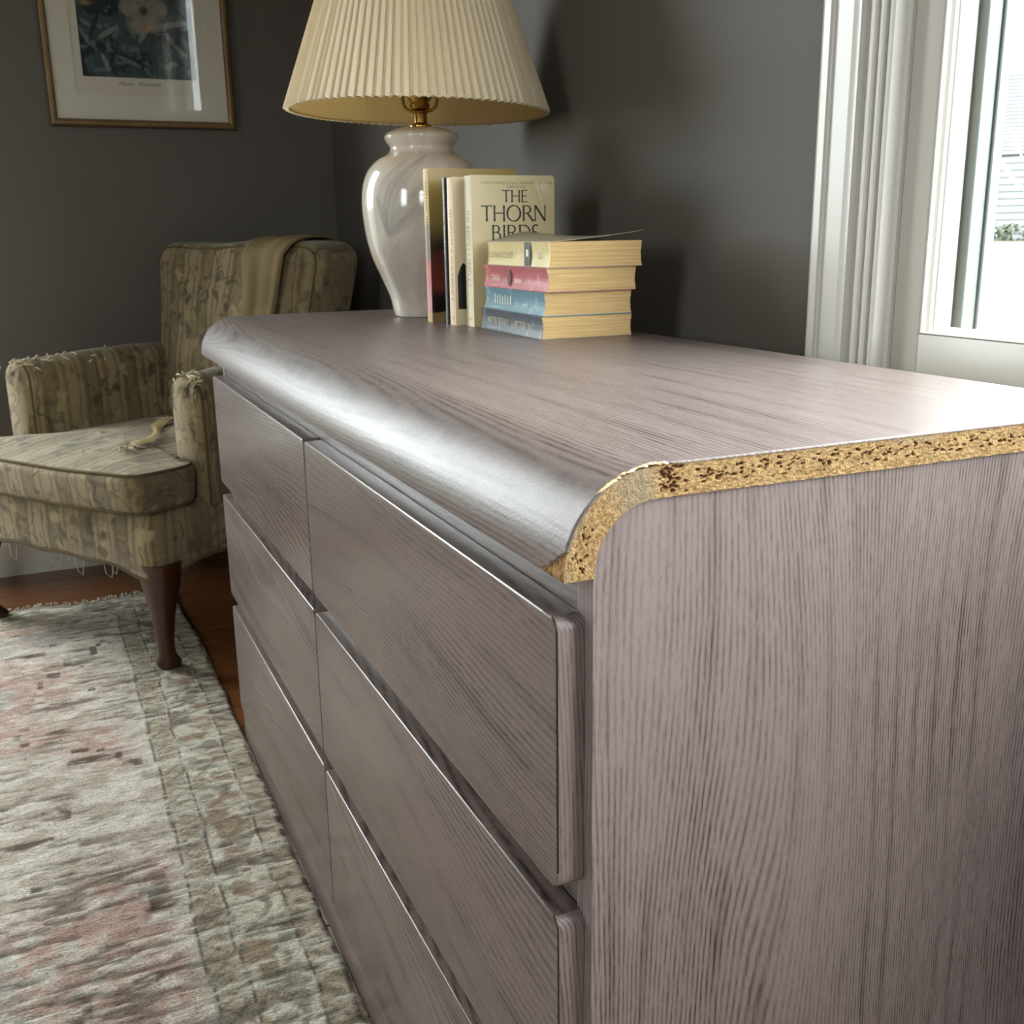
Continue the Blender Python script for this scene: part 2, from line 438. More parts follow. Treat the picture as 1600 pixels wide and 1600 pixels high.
# two casement sashes: stiles and rails, moulded stops, glass
def sash(y0, y1, tagname='sash'):
    z0, z1 = cz0+.002, cz1-.002; x0, x1 = XW-.001, XW+.040; sw = 0.0335
    s = MB().box((x0, y1-sw, z0), (x1, y1, z1), .0015, 2).build(tagname, M['sash'], win1)
    for a, b in [((x0, y0, z0), (x1, y0+sw, z1)), ((x0, y0+sw, z0), (x1, y1-sw, z0+.055)), ((x0, y0+sw, z1-.045), (x1, y1-sw, z1))]:
        MB().box(a, b, .0015, 2).build('rail', M['sash'], s)
    # stop moulding: stepped profile going in and back
    prof = [(0, .0015), (.0015, -.0015), (.0030, -.001), (.0036, .003), (.0046, .0042), (.0062, .0055), (.0072, .0085), (.0086, .0095), (.0098, .0145), (.0105, .016), (.0105, .026)]
    iy0, iy1, iz0, iz1 = y0+sw, y1-sw, z0+.055, z1-.045
    cr = lambda d: [(iy1-d, iz0+d*.55), (iy1-d, iz1-d*.55), (iy0+d, iz1-d*.55), (iy0+d, iz0+d*.55)]
    for k in range(4):
        vs = []; fs = []
        for d, h in prof:
            c = cr(d); a, b = c[k], c[(k+1) % 4]; vs += [(x0+.001+h, a[0], a[1]), (x0+.001+h, b[0], b[1])]
        for i in range(len(prof)-1): fs.append((2*i, 2*i+1, 2*i+3, 2*i+2))
        MB().add(vs, fs).build('glazing_stop', M['sash'], s, angle=25)
    MB().box((x0+.024, iy0+.012, iz0+.006), (x0+.027, iy1-.012, iz1-.006)).build('pane', M['pane'], s, smooth=False)
sash(-0.31, 0.3235); sash(-.9485, -0.315)
# exterior frame seen through the glass, stepped
ex = MB()
for (x0, x1, d) in [(XW+.0415, XW+.050, .0445), (XW+.050, XW+.0605, .0425), (XW+.0605, XW+.069, .0455), (XW+.069, XW+.0775, .0415)]:
    ex.box((x0, cy1-d, cz0), (x1, cy1, cz1), .001, 1); ex.box((x0, cy0, cz0), (x1, cy0+d, cz1), .001, 1)
    ex.box((x0, cy0+d, cz0), (x1, cy1-d, cz0+d*.9), .001, 1); ex.box((x0, cy0+d, cz1-d), (x1, cy1-d, cz1), .001, 1)
ex.build('exterior_frame', M['vinyl'], win1, angle=30)

# ------------------------------------------------------------------ windows out of frame (they light the room)
def simple_window(name, axis, p, out, h, vbars=1, hbars=1):
    a0, a1, z0, z1 = h
    root = thing(name, None, None, (p, (a0+a1)/2, z0) if axis == 0 else ((a0+a1)/2, p, z0), kind='structure')
    def bx(mb, d0, d1, a, b, c, d):
        if axis == 0: mb.box((p+out*d0, a, c), (p+out*d1, b, d), .002, 1)
        else: mb.box((a, p+out*d0, c), (b, p+out*d1, d), .002, 1)
    w = .09; mb = MB()
    bx(mb, -.018, 0, a0-w, a0, z0-w, z1+w); bx(mb, -.018, 0, a1, a1+w, z0-w, z1+w); bx(mb, -.018, 0, a0, a1, z1, z1+w); bx(mb, -.03, 0, a0, a1, z0-.03, z0); bx(mb, -.018, 0, a0, a1, z0-w, z0-.03)
    mb.build('casing', M['trim'], root)
    mb = MB(); s = .045
    bx(mb, .04, .08, a0, a0+s, z0, z1); bx(mb, .04, .08, a1-s, a1, z0, z1); bx(mb, .04, .08, a0+s, a1-s, z0, z0+s); bx(mb, .04, .08, a0+s, a1-s, z1-s, z1)
    for k in range(1, vbars+1): c = a0+(a1-a0)*k/(vbars+1); bx(mb, .045, .075, c-.015, c+.015, z0+s, z1-s)
    for k in range(1, hbars+1): c = z0+(z1-z0)*k/(hbars+1); bx(mb, .045, .075, a0+s, a1-s, c-.02, c+.02)
    mb.build('sash', M['sash'], root)
    mb = MB(); bx(mb, .058, .061, a0+s-.005, a1-s+.005, z0+s-.005, z1-s+.005); mb.v = mb.v; mb.build('pane', M['pane'], root, smooth=False)
simple_window('window_2', 1, YE, 1, W2, 0, 1)
simple_window('window_3', 1, YB, -1, W3, 1, 1)
simple_window('window_4', 0, XL, -1, W4, 1, 1)

# ------------------------------------------------------------------ outside
def lawn():
    n = 40; xs = np.linspace(-80, 120, n); ys = np.linspace(-80, 120, n)
    X, Y = np.meshgrid(xs, ys, indexing='ij'); Z = -0.45 + 0.031*np.hypot(X, Y)
    t = NT('dry_lawn'); x, y_, z = t.obj(); nn = t.noise(t.comb(x, y_, z), 0.6, 5)
    m = t.done(t.mix(nn, sr(50, 49, 33), sr(62, 58, 43)), 0.9)
    return tag(grid_obj('ground', np.stack([X, Y, Z], -1), m), kind='structure')
lawn()

def house():
    # stands about 30 m away beyond the lawn, seen through the window
    d = Vector((0.755, 0.656, 0)); c = Vector((0.5, 0.2, 0)) + d*31.0
    ux = Vector((0.656, -0.755, 0)); a = math.atan2(ux.y, ux.x)
    root = thing('house', 'grey sided neighbouring house with shingled roof across the lawn outside the window', 'house', (c.x, c.y, 0.50), (0, 0, a))
    sid = plain('pale_grey_siding', sr(78, 80, 80), 0.7); roofm = plain('weathered_grey_shingle', sr(54, 54, 56), 0.9, vary=0.25, bscale=3)
    wm = plain('house_window_glass', sr(70, 80, 88), 0.2); tr = plain('house_white_trim', sr(130, 130, 128), 0.6)
    Wd, Dp, He, Hr = 12.0, 7.0, 2.15, 4.6
    MB().box((-Wd/2, 0.03, 0), (Wd/2, Dp, He)).build('wall', sid, root, local=True, smooth=False)
    sh = bpy.data.meshes
    k = 0; proto = None
    while k*0.18 < He-0.1:
        if proto is None:
            proto = MB().prism([(0.0, 0.0), (-0.025, 0.0), (0.0, 0.18)], 0, -Wd/2, Wd/2).build('siding_board', sid, root, local=True, smooth=False); o = proto
        else:
            o = proto.copy(); C.objects.link(o)
        o.location = (0, 0.03, k*0.18); k += 1
    sl = Vector((0, Dp/2, Hr-He)); sn = sl.normalized()
    n = 22; proto = None
    for k in range(n):
        for s in (1, -1):
            if proto is None:
                # one course of shingles, slightly tilted proud
                proto = MB().box((-Wd/2-.3, 0, 0), (Wd/2+.3, sl.length/n*1.15, 0.05)).build('shingle', roofm, root, local=True, smooth=False); o = proto
            else: o = proto.copy(); C.objects.link(o)
            p = sl*(k/n) + Vector((0, -0.0, He))
            ang = math.atan2(sl.z, sl.y) - 0.06
            if s == 1: o.location = p; o.rotation_euler = (ang, 0, 0)
            else: o.location = (0, Dp-p.y, p.z); o.rotation_euler = (ang, 0, math.pi)
    for gx in (-Wd/2+.05, Wd/2-.05):
        MB().prism([(0.03, He), (Dp, He), (Dp/2, Hr-.05)], 0, gx-.04, gx+.04).build('gable', sid, root, local=True, smooth=False)
    for wx in (-3.8, -1.2, 2.6):
        w = MB().box((wx-.5, -.03, .75), (wx+.5, .03, 1.85)).build('window', tr, root, local=True, smooth=False)
        for q in (-.23, .23):
            MB().box((wx+q-.2, -.045, .82), (wx+q+.2, -.02, 1.78)).build('pane', wm, w, local=True, smooth=False)
    # clipped hedge in front of it
    hm = plain('hedge_leaves', sr(42, 47, 32), 0.9, vary=0.3)
    hb = MB(); rg = random.Random(3)
    for k in range(260):
        p = Vector((rg.uniform(-5.5, 5.5), -1.0+rg.uniform(-.3, .3), rg.uniform(0.0, .42)))
        for j in range(6):
            q = p + Vector((rg.uniform(-.14, .14), rg.uniform(-.14, .14), rg.uniform(-.1, .1)))
            a1 = Vector((rg.uniform(-1, 1), rg.uniform(-1, 1), rg.uniform(-1, 1))).normalized()*.09; b1 = a1.orthogonal().normalized()*.05
            hb.add([q-a1, q+b1, q+a1, q-b1], [(0, 1, 2, 3)])
    h = hb.build('hedge', hm, None, smooth=False)
    h.location = root.location - Vector((0,0,0.06)); h.rotation_euler = (0, 0, a)
    tag(h, 'low leafy hedge along the wall of the house outside the window', 'hedge', kind='stuff')
house()
def bare_tree():
    rg = random.Random(11)
    base = Vector((15.6, 13.0, 0.16))
    root = thing('bare_tree', 'slim bare branched tree standing on the lawn before the grey house', 'tree', base)
    bark = plain('pale_bark', sr(140, 134, 128), 0.9)
    tk = MB().tube([base, base+Vector((.03, 0, 1.2)), base+Vector((-.02, .05, 2.4)), base+Vector((.05, 0, 3.6))], [.07, .055, .045, .02], 8).build('trunk', bark, root)
    for k in range(16):
        z = 1.0 + k*.16; a = rg.uniform(0, 6.28); L = 1.3*(1-.35*k/16)
        p = base+Vector((0, 0, z)); d = Vector((math.cos(a), math.sin(a), .9)).normalized()
        mb = MB().tube([p, p+d*L*.5+Vector((0, 0, .03)), p+d*L+Vector((0, 0, .14))], [.022, .014, .005], 5)
        for j in range(5):
            q = p+d*L*(.3+.14*j); e = (d+Vector((rg.uniform(-.8, .8), rg.uniform(-.8, .8), rg.uniform(-.1, .7)))).normalized()
            mb.tube([q, q+e*L*.2, q+e*L*.38+Vector((0, 0, .05))], [.008, .005, .002], 4)
        mb.build('branch', bark, tk if False else root)
bare_tree()

# ------------------------------------------------------------------ dresser
XD, XLIP, HT, T_, LEN, LENB, DEP = -0.0164, -0.0176, 0.6892, 0.0187, 1.2757, 1.2000, 0.4243
RO = 0.056; XC, ZC = XLIP+RO, HT-RO; ZL = 0.6313
dr = thing('dresser', 'low grey oak laminate dresser with six drawers and chipped rounded top', 'dresser', (0.2, LEN/2, 0))
def prof_pt(s):
    """outer profile of the top: s runs from the back edge to the lip bottom; returns x,z,nx,nz"""
    l1 = DEP-XC; l2 = RO*math.pi/2
    if s <= l1: return DEP-s, HT, 0.0, 1.0
    if s <= l1+l2:
        a = (s-l1)/RO; return XC-RO*math.sin(a), ZC+RO*math.cos(a), -math.sin(a), math.cos(a)
    return XLIP, ZC-(s-l1-l2), -1.0, 0.0
S_TOT = (DEP-XC) + RO*math.pi/2 + (ZC-ZL)
LT = 0.0009                       # laminate thickness
def dresser_top():
    rg = np.random.default_rng(4)
    ns, nq = 900, 38
    S = np.linspace(0, S_TOT, ns); Q = np.linspace(LT, T_, nq)
    PP = np.array([prof_pt(s) for s in S])
    sg, qg = np.meshgrid(S, Q, indexing='ij')
    X = PP[:, 0][:, None] - PP[:, 2][:, None]*qg; Z = PP[:, 1][:, None] - PP[:, 3][:, None]*qg
    # colour of the chipboard: fibres along s
    f1 = fbm(sg*500, qg*1300, 3, 3); f2 = fbm(sg*110, qg*260, 9, 3); f3 = fbm(sg*60, qg*30, 21, 2)
    col = lerp(np.broadcast_to(np.array(sr(140, 108, 70)), sg.shape+(3,)).copy(), sr(182, 150, 104), sstep(.3, .7, f1))
    col = lerp(col, sr(122, 90, 54), sstep(.62, .85, f2)*.45)
    dep = (f1-.5)*.0008 + (f2-.5)*.0008
    # dirty greyed zone at the bend and along the upper edge
    sb0 = DEP-0.040
    grey = sstep(sb0-.001, sb0+.002, sg)*(1-sstep(sb0+.022, sb0+.045, sg+(f2-.5)*.02))*sstep(.2, .45, f3+.12)
    grey = np.maximum(grey, (1-sstep(.002, .0065, qg+(f2-.5)*.004))*sstep(.35, .6, fbm(sg*25, qg*3, 5))*.75)
    grey = np.maximum(grey, (1-sstep(.0009, .0028, qg))*.4)
    col = lerp(col, sr(146, 130, 108), grey*.75)
    # pits: elongated dark red-brown voids
    zone = np.ones_like(sg)
    n_p = 0
    pits = []
    while n_p < 190:
        s0 = rg.uniform(0, S_TOT); q0 = .003 + rg.beta(2.2, 2.4)*(T_-.006)
        if sb0+.001 < s0 < sb0+.052: continue
        if s0 > sb0+.052 and rg.random() < .25: continue
        pits.append((s0, q0, rg.uniform(.0005, .0020), rg.uniform(.0004, .0009), rg.uniform(-.5, .5))); n_p += 1
    for k in range(34): # crowded group beside the bend
        pits.append((sb0-.0005-abs(rg.normal(0, .006)), rg.uniform(.002, T_-.002), rg.uniform(.0006, .0018), rg.uniform(.0005, .001), rg.uniform(-.6, .6)))
    pit = np.zeros_like(sg)
    for s0, q0, a, b, th in pits:
        i0 = max(0, int((s0-.004)/S_TOT*(ns-1))); i1 = min(ns, int((s0+.004)/S_TOT*(ns-1))+2)
        ds = sg[i0:i1]-s0; dq = qg[i0:i1]-q0
        u = (ds*math.cos(th)+dq*math.sin(th))/a; v = (-ds*math.sin(th)+dq*math.cos(th))/b
        w = u*u+v*v + (f1[i0:i1]-.5)*1.2
        pit[i0:i1] = np.maximum(pit[i0:i1], 1-sstep(.55, 1.35, w))
    near = sstep(0, 1, fbm(sg*160, qg*160, 31, 2))
    pc = np.broadcast_to(np.array(sr(86, 38, 20)), sg.shape+(3,))
    col = col*(1-pit[..., None]*.9) + pc*(pit[..., None]*.9)
    dep = dep + pit*.0016
    core = np.stack([X, -0.002 + np.clip(dep, -.001, .002), Z], -1)
    core[:, 0, 1] = -0.002; core[:, -1, 1] = -0.002
    cg = grid_obj('chipboard_edge', core, M['chip'], dr, col); cg['label'] = 'exposed tan chipboard end with dark pits'
    # the rest of the board: outer, inner, bottom and far end, with a chipped lower front corner
    S2 = np.concatenate([np.linspace(0, DEP-XC, 6), np.linspace(DEP-XC, S_TOT, 40)[1:]])
    P2 = np.array([prof_pt(s) for s in S2]); ring = []
    out = [(p[0]-p[2]*LT, p[1]-p[3]*LT) for p in P2]; inn = [(p[0]-p[2]*T_, p[1]-p[3]*T_) for p in P2]
    loop = out + inn[::-1]
    ys = np.concatenate([np.linspace(-.0019, .06, 80), [LEN]])
    G = np.array([[(x, yv, z) for (x, z) in loop + loop[:1]] for yv in ys])
    cc = np.broadcast_to(np.array(sr(186, 148, 92)), G.shape).copy()
    u = fbm(G[..., 1]*900, G[..., 2]*900, 41, 3)
    cc = lerp(cc, sr(112, 80, 46), sstep(.42, .62, u))
    bo = grid_obj('top_board', G, M['chip'], dr, cc); bo['label'] = 'raw tan chipboard core'
    MB().add([(x, LEN, z) for x, z in loop], [tuple(range(len(loop)))]).build('far_end_cap', M['lam_top'], dr, smooth=False)
    # laminate sheet with ragged near edge
    S3 = np.concatenate([np.linspace(0, .25, 60), np.linspace(.25, S_TOT+.0004, 260)[1:]])
    e = np.zeros_like(S3)
    e += -.0026 + (fbm(S3*400, S3*0, 51, 3)-.5)*.0007
    e += np.where((S3 > sb0-.006) & (S3 < sb0+.030), 1, 0)*(.0022*np.sin(np.clip((S3-sb0+.006)/.036, 0, 1)*math.pi) + (fbm(S3*500, S3*0+3, 52, 2)-.5)*.0016)
    # torn lower corner
    sl = S_TOT - S3
    tear = np.clip((.017 - sl)/.017, 0, 1)
    e += tear**1.05*.025 + np.where(sl < .018, (fbm(S3*900, S3*0+9, 53, 3)-.5)*.006, 0)
    tt = np.concatenate([np.linspace(0, .02, 10), np.linspace(.02, 1, 50)[1:]])
    P3 = np.array([prof_pt(min(s, S_TOT)) for s in S3])
    Gl = np.zeros((len(S3), len(tt)+1, 3))
    # lower edge stops a little short and wavers near the tear
    for j in range(len(tt)+1):
        t_ = tt[max(j-1, 0)]
        yv = e + t_*(LEN+.001-e)
        off = 0.0 if j > 0 else LT
        Gl[:, j, 0] = P3[:, 0] - P3[:, 2]*off; Gl[:, j, 1] = yv; Gl[:, j, 2] = P3[:, 1] - P3[:, 3]*off
    # lifted flake
    lift = np.exp(-((S3-sb0-.004)/.012)**2)*.0012
    for j in range(0, 6): Gl[:, j, 2] += lift*np.exp(-(j/3.0)**2)
    # wavering bottom edge where the laminate is torn
    lo = np.exp(-((Gl[:, :, 1])/.05)**2)*(fbm(Gl[:, :, 1]*500, Gl[:, :, 1]*0, 61, 3))*.0035*(sstep(S_TOT-.006, S_TOT, S3)[:, None])
    Gl[:, :, 2] += lo
    o = grid_obj('laminate_sheet', Gl, M['lam_top'], dr); o['label'] = 'wood-print laminate skin torn at the near corner'
    # loose pale splinters of the broken flake
    sp = MB(); rg2 = random.Random(5)
    for k in range(26):
        s0 = sb0 + rg2.uniform(-.006, .034); x, z, nx, nz = prof_pt(s0)
        x2, z2, _, _ = prof_pt(s0+rg2.uniform(.003, .008)); h = rg2.uniform(.0001, .0009)
        y0 = -.0024+rg2.uniform(0, .0022)
        sp.tube([(x+nx*0, y0, z-.0004), ((x+x2)/2, y0-.0004, (z+z2)/2+h), (x2, y0+rg2.uniform(-.0006, .0006), z2+h*.7)], [.0005, .0006, .0002], 4)
    sp.build('splinter', plain('pale_splintered_board', sr(226, 200, 150), 0.9), dr)
dresser_top()
# near and far side panels with the corner rounded to fit under the bend
RI = RO-T_
def side_panel(y0, y1):
    poly = [(DEP-.002, 0), (DEP-.002, HT-T_-.0003)]
    for k in range(13):
        a = k/12*math.pi/2; poly.append((XC-(RI-.0003)*math.sin(a), ZC+(RI-.0003)*math.cos(a)))
    poly += [(XLIP+T_+.0003, 0)]
    return MB().prism(poly, 1, y0, y1)
o = side_panel(0.0, 0.018).build('side_panel', M['lam_side'], dr, angle=20)
side_panel(LENB-.018, LENB-.001).build('side_panel', M['lam_side'], dr, angle=20)
# carcass: front rails, centre post, inner faces (dark recess between the drawers)
MB().box((0.003, .018, 0.03), (DEP-.02, LENB-.018, 0.60)).build('carcass', M['lam_front'], dr, smooth=False)
MB().box((0.0022, .018, .606), (0.020, LENB-.018, ZC+.006), .001, 1).build('front_rail', M['lam_front'], dr, smooth=False)
MB().box((DEP-.006, .004, .0), (DEP-.002, LENB-.004, HT-T_-.002)).build('back_panel', M['lam_front'], dr, smooth=False)
MB().box((XD+.004, .010, 0.0), (0.012, LENB-.006, 0.055), .0012, 2).build('plinth', M['lam_front'], dr)
Z1, PIT_, G_, YF, YM, YN = 0.6074, 0.185, 0.0193, 1.1904, 0.5921, 0.0089
def drawer_mesh(y0, y1, z0, z1):
    """front slab with rounded near/far edges"""
    w, r = y1-y0, .008
    bm = bmesh.new(); bmesh.ops.create_cube(bm, size=1.0)
    for v in bm.verts: v.co = Vector((XD + (v.co.x+.5)*.0185, y0+(v.co.y+.5)*w, z0+(v.co.z+.5)*(z1-z0)))
    # round the corners seen from the front, then break the edges
    ed = [e for e in bm.edges if abs((e.verts[0].co-e.verts[1].co).normalized().x) > .9]
    bmesh.ops.bevel(bm, geom=ed, offset=r, segments=5, profile=.5, affect='EDGES')
    ed = [e for e in bm.edges if abs((e.verts[0].co-e.verts[1].co).normalized().x) < .5 and len(e.link_faces) == 2 and e.calc_face_angle(0) > .8]
    bmesh.ops.bevel(bm, geom=ed, offset=.0015, segments=3, profile=.5, affect='EDGES')
    mb = MB().bm(bm); bm.free(); return mb
GAPM = .0017
for r in range(3):
    zt = Z1 - r*PIT_; zb = zt-PIT_+G_ if r < 2 else .0585
    for (a, b) in ((YN, YM-GAPM), (YM+GAPM, YF)):
        d = drawer_mesh(a, b, zb, zt).build('drawer', M['lam_front'], dr, angle=30)
        d.data.materials.append(M['lam_side'])
        for p_ in d.data.polygons:
            if p_.normal.y < -.35 and p_.normal.x > -.7: p_.material_index = 1
        if b < YM:      # dark glue line where the edge strip meets the front
            rr_ = .008; pts = [(XD+.0008, a+rr_*2.2, zt-.0006), (XD+.0008, a+rr_, zt-.0005)] + [(XD+.0008, a+rr_-rr_*math.sin(q)*.96, zt-rr_+rr_*math.cos(q)*.96) for q in np.linspace(0, math.pi/2, 7)] + [(XD+.0008, a+.0003, zt-.03), (XD+.0008, a+.0003, zb+.012)]
            MB().tube(pts, .00055, 5).build('glue_line', M['black'], d, angle=0)
        MB().box((.0021, a+.012, zb+.006), (.0030, b-.012, zt-.006)).build('drawer_box', M['lam_front'], d, smooth=False)

# ------------------------------------------------------------------ table lamp
LX, LY = 0.302, 1.100
lamp = thing('table_lamp', 'cream ceramic table lamp with pleated ivory shade standing on the dresser', 'lamp', (LX, LY, HT))
def ceramic():
    t = NT('cream_glazed_ceramic'); a = t.n('ShaderNodeAttribute'); a.attribute_name = 'Col'
    return t.done(a.outputs['Color'], .13, 0, None, .55, **{'Coat Weight': 0.3, 'Coat Roughness': 0.05})
M['ceramic'] = ceramic()
LPROF = [(.0465, 0), (.049, .0015), (.050, .004), (.0515, .010), (.056, .030), (.0675, .058), (.079, .085), (.0872, .115), (.0913, .145), (.0922, .165), (.0910, .185), (.0865, .203), (.079, .217), (.067, .2285), (.056, .2345),
         (.0495, .2385), (.0470, .2430), (.0475, .2475), (.0520, .2535), (.0548, .2590), (.0545, .2625), (.0500, .2665), (.040, .2710), (.026, .2740), (.012, .2752)]
def lathe_smooth(prof, k=5):
    p = np.array(prof); n = len(p); out = []
    for i in range(n-1):
        a, b, c, d = p[max(i-1, 0)], p[i], p[i+1], p[min(i+2, n-1)]
        for t in np.linspace(0, 1, k, endpoint=False):
            out.append(tuple(.5*((2*b)+(-a+c)*t+(2*a-5*b+4*c-d)*t*t+(-a+3*b-3*c+d)*t**3)))
    out.append(tuple(p[-1])); return out
LPS = lathe_smooth(LPROF, 4)
LPS = lathe_smooth(LPROF, 10); LPA = np.array(LPS)
cdir = math.atan2(CAM.y-LY, CAM.x-LX)      # side that faces the room
def lamp_body():
    n = 420; th = np.linspace(0, 2*math.pi, n); A, I = np.meshgrid(th, np.arange(len(LPA)), indexing='ij'); rr, zz = LPA[I, 0], LPA[I, 1]
    P = np.stack([rr*np.cos(A), rr*np.sin(A), zz], -1)
    rel = (A-cdir+math.pi) % (2*math.pi) - math.pi
    c = np.broadcast_to(np.array(sr(212, 203, 189)), A.shape+(3,)).copy()
    c = lerp(c, sr(200, 184, 170), sstep(.40, .7, fbm(np.cos(A)*3+5, zz*14, 81, 3))*.8)
    # leaves painted in the glaze: (angle, height) root -> tip, side bend, half width, colour, strength
    L_ = [(-.63, .118, .12, .233, -.020, .0120, (158, 154, 148), .8), (-.62, .116, .42, .206, -.010, .0095, (172, 168, 160), .8), (-.64, .122, -.28, .228, -.022, .0085, (174, 170, 162), .75), (-.66, .118, -.84, .178, .006, .0045, (164, 160, 154), .75),
          (-.60, .120, .26, .188, .004, .0070, (152, 148, 142), .65), (-.62, .02, -.42, .114, -.014, .011, (186, 180, 170), .7), (-.70, .03, -.78, .108, -.006, .007, (184, 178, 170), .6), (.05, .015, .12, .160, .012, .013, (186, 170, 156), .7), (-.15, .02, .35, .12, -.01, .009, (190, 176, 164), .6),
          (1.2, .10, 1.6, .225, .02, .010, (164, 160, 152), .8), (1.2, .12, .9, .22, .015, .008, (172, 168, 160), .8), (-1.9, .09, -1.5, .22, -.02, .010, (164, 160, 152), .8)]
    for a0, z0, a1, z1, be, w, cl, k in L_:
        X = (rel-a0)*.088; Z = zz-z0; dx, dz = (a1-a0)*.088, z1-z0; ln = math.hypot(dx, dz)
        u = (X*dx+Z*dz)/ln/ln; v = (-X*dz+Z*dx)/ln + be*np.sin(np.clip(u, 0, 1)*math.pi)
        wd = w*np.sin(np.clip(u*1.02, 0, 1)**.75*math.pi)**.8+1e-5
        m = (1-sstep(.75, 1.0, np.abs(v)/wd))*(u > 0)*(u < 1)
        grad = .45+.55*np.clip((v/wd+1)/2, 0, 1); stri = .8+.2*np.sin(v/w*9)
        c = lerp(c, sr(*cl), m*k*grad*stri)
        vein = (1-sstep(.0003, .0009, np.abs(np.abs(v)-wd)))*(u > .02)*(u < .98); c = lerp(c, sr(140, 135, 128), vein*.35)
    o = grid_obj('lamp_base', P, M['ceramic'], lamp, c, local=True)
    return o
body = lamp_body()
MB().lathe([(.017, .2740), (.017, .2765), (.0125, .2785), (.0098, .281), (.0098, .2930), (.0115, .2945), (.0115, .2965), (.008, .2975)], 28).build('neck', M['brass'], lamp, local=True, angle=35)
MB().lathe([(.0070, .2970), (.0120, .3000), (.0150, .3050), (.0135, .3095), (.0150, .3120), (.0190, .3170), (.0195, .3230), (.0195, .352), (.018, .356)], 28).build('socket', M['brass'], lamp, local=True, angle=35)
MB().lathe([(.013, .355), (.013, .370), (.020, .385), (.0295, .405), (.0300, .420), (.022, .440), (.008, .448)], 28).build('bulb', M['bulb'], lamp, local=True, angle=0)
hp = []
va = cdir + math.pi/2 - .25
for i in range(41):
    t = -1 + 2*i/40; a = t*math.pi*.94
    rr = .034*math.sin(abs(a))**.5 if False else None
    hp.append(a)
def harp_pts():
    P = []
    for i in range(61):
        u = i/60; ang = 2*math.pi*u
        h = .412 - .088*math.cos(ang); w = .0265*math.copysign(abs(math.sin(ang))**.62, math.sin(ang))*(1 - .0*h)
        P.append((w*math.cos(va), w*math.sin(va), h))
    return P
MB().tube(harp_pts(), .0021, 8, caps=False).build('harp', M['brass'], lamp, local=True, angle=0)
MB().tube([(w*math.cos(va), w*math.sin(va), h) for w, h in [(-.0265, .330), (-.0262, .312), (-.0235, .303), (-.017, .2985), (-.008, .2970), (.008, .2970), (.017, .2985), (.0235, .303), (.0262, .312), (.0265, .330)]], .0026, 8).build('saddle', M['brass'], lamp, local=True, angle=0)
ZS0, ZS1, RS0, RS1 = .2935, .552, .194, .102
def shade_mats():
    out = []
    for nm, c1, tr in (('ivory_pleated_fabric', sr(244, 234, 212), .42), ('cream_shade_lining', sr(236, 222, 184), .4)):
        m = bpy.data.materials.new(nm); m.use_nodes = True; nt = m.node_tree; nt.nodes.clear()
        o = nt.nodes.new('ShaderNodeOutputMaterial'); mx = nt.nodes.new('ShaderNodeMixShader'); d = nt.nodes.new('ShaderNodeBsdfDiffuse'); t = nt.nodes.new('ShaderNodeBsdfTranslucent')
        d.inputs[0].default_value = (*c1, 1); t.inputs[0].default_value = (c1[0]*1.0, c1[1]*.94, c1[2]*.76, 1); mx.inputs[0].default_value = tr
        nt.links.new(d.outputs[0], mx.inputs[1]); nt.links.new(t.outputs[0], mx.inputs[2]); nt.links.new(mx.outputs[0], o.inputs[0]); out.append(m)
    return out
M['shade'], M['lining'] = shade_mats()
sh_o = (-.004, -.002)
def pleated():
    npl = 96; per = 6; mb = MB(); rings = []
    rg = random.Random(2); jit = [rg.uniform(.8, 1.2) for _ in range(npl)]
    for i in range(15):
        t = i/14; z = ZS0+(ZS1-ZS0)*t; r = RS0+(RS1-RS0)*t; ring = []
        amp = (.0085 if t > .03 else .0070)*(1-.42*t)
        for k in range(npl):
            for j in range(per):
                u = j/per; a = 2*math.pi*(k+u)/npl
                # flattened knife-pleat: sharp valley, softly rounded ridge
                h = (1-abs(2*u-1)**1.5)*jit[k]
                rr = r - .003 + amp*(h-.5)
                ring.append((sh_o[0]+rr*math.cos(a), sh_o[1]+rr*math.sin(a), z + (h*.0022 if i == 0 else 0) - .022*rr*(math.cos(a)*.915-math.sin(a)*.403)*(1-t)))
        rings.append(ring)
    return mb.rings(rings, False, False).build('lampshade', M['shade'], lamp, local=True, angle=50)
shade = pleated()
ln_ = MB().lathe([(RS0-.0085, ZS0+.004), (RS1-.007, ZS1)], 84, (sh_o[0], sh_o[1], 0), False, False)
tilt = lambda p: (p[0], p[1], p[2]-.022*(p[0]*.915-p[1]*.403)*(1-(p[2]-ZS0)/(ZS1-ZS0)))
ln_.v = [tilt(p) for p in ln_.v]; ln_.build('lining', M['lining'], shade, local=True, angle=0)
hem = MB()
hem.tube([(sh_o[0]+(RS0-.0062)*math.cos(a), sh_o[1]+(RS0-.0062)*math.sin(a), ZS0+.0035) for a in np.linspace(0, 2*math.pi, 73)[:-1]], .0022, 6, closed=True)
hem.v = [tilt(p) for p in hem.v]; hem.build('hem', M['lining'], shade, local=True, angle=0)
fin = MB().lathe([(.004, .500), (.004, ZS1-.03), (.012, ZS1-.026), (.012, ZS1-.022), (.005, ZS1-.018), (.008, ZS1-.008), (.004, ZS1+.006), (.001, ZS1+.01)], 16)
fin.build('finial', M['brass'], lamp, local=True)
spd = MB()
for k in range(3):
    a = 2*math.pi*k/3; spd.tube([(0, 0, ZS1-.024), (sh_o[0]+(RS1-.006)*math.cos(a), sh_o[1]+(RS1-.006)*math.sin(a), ZS1-.006)], .0018, 6)
spd.build('shade_spider', M['brass'], shade, local=True)

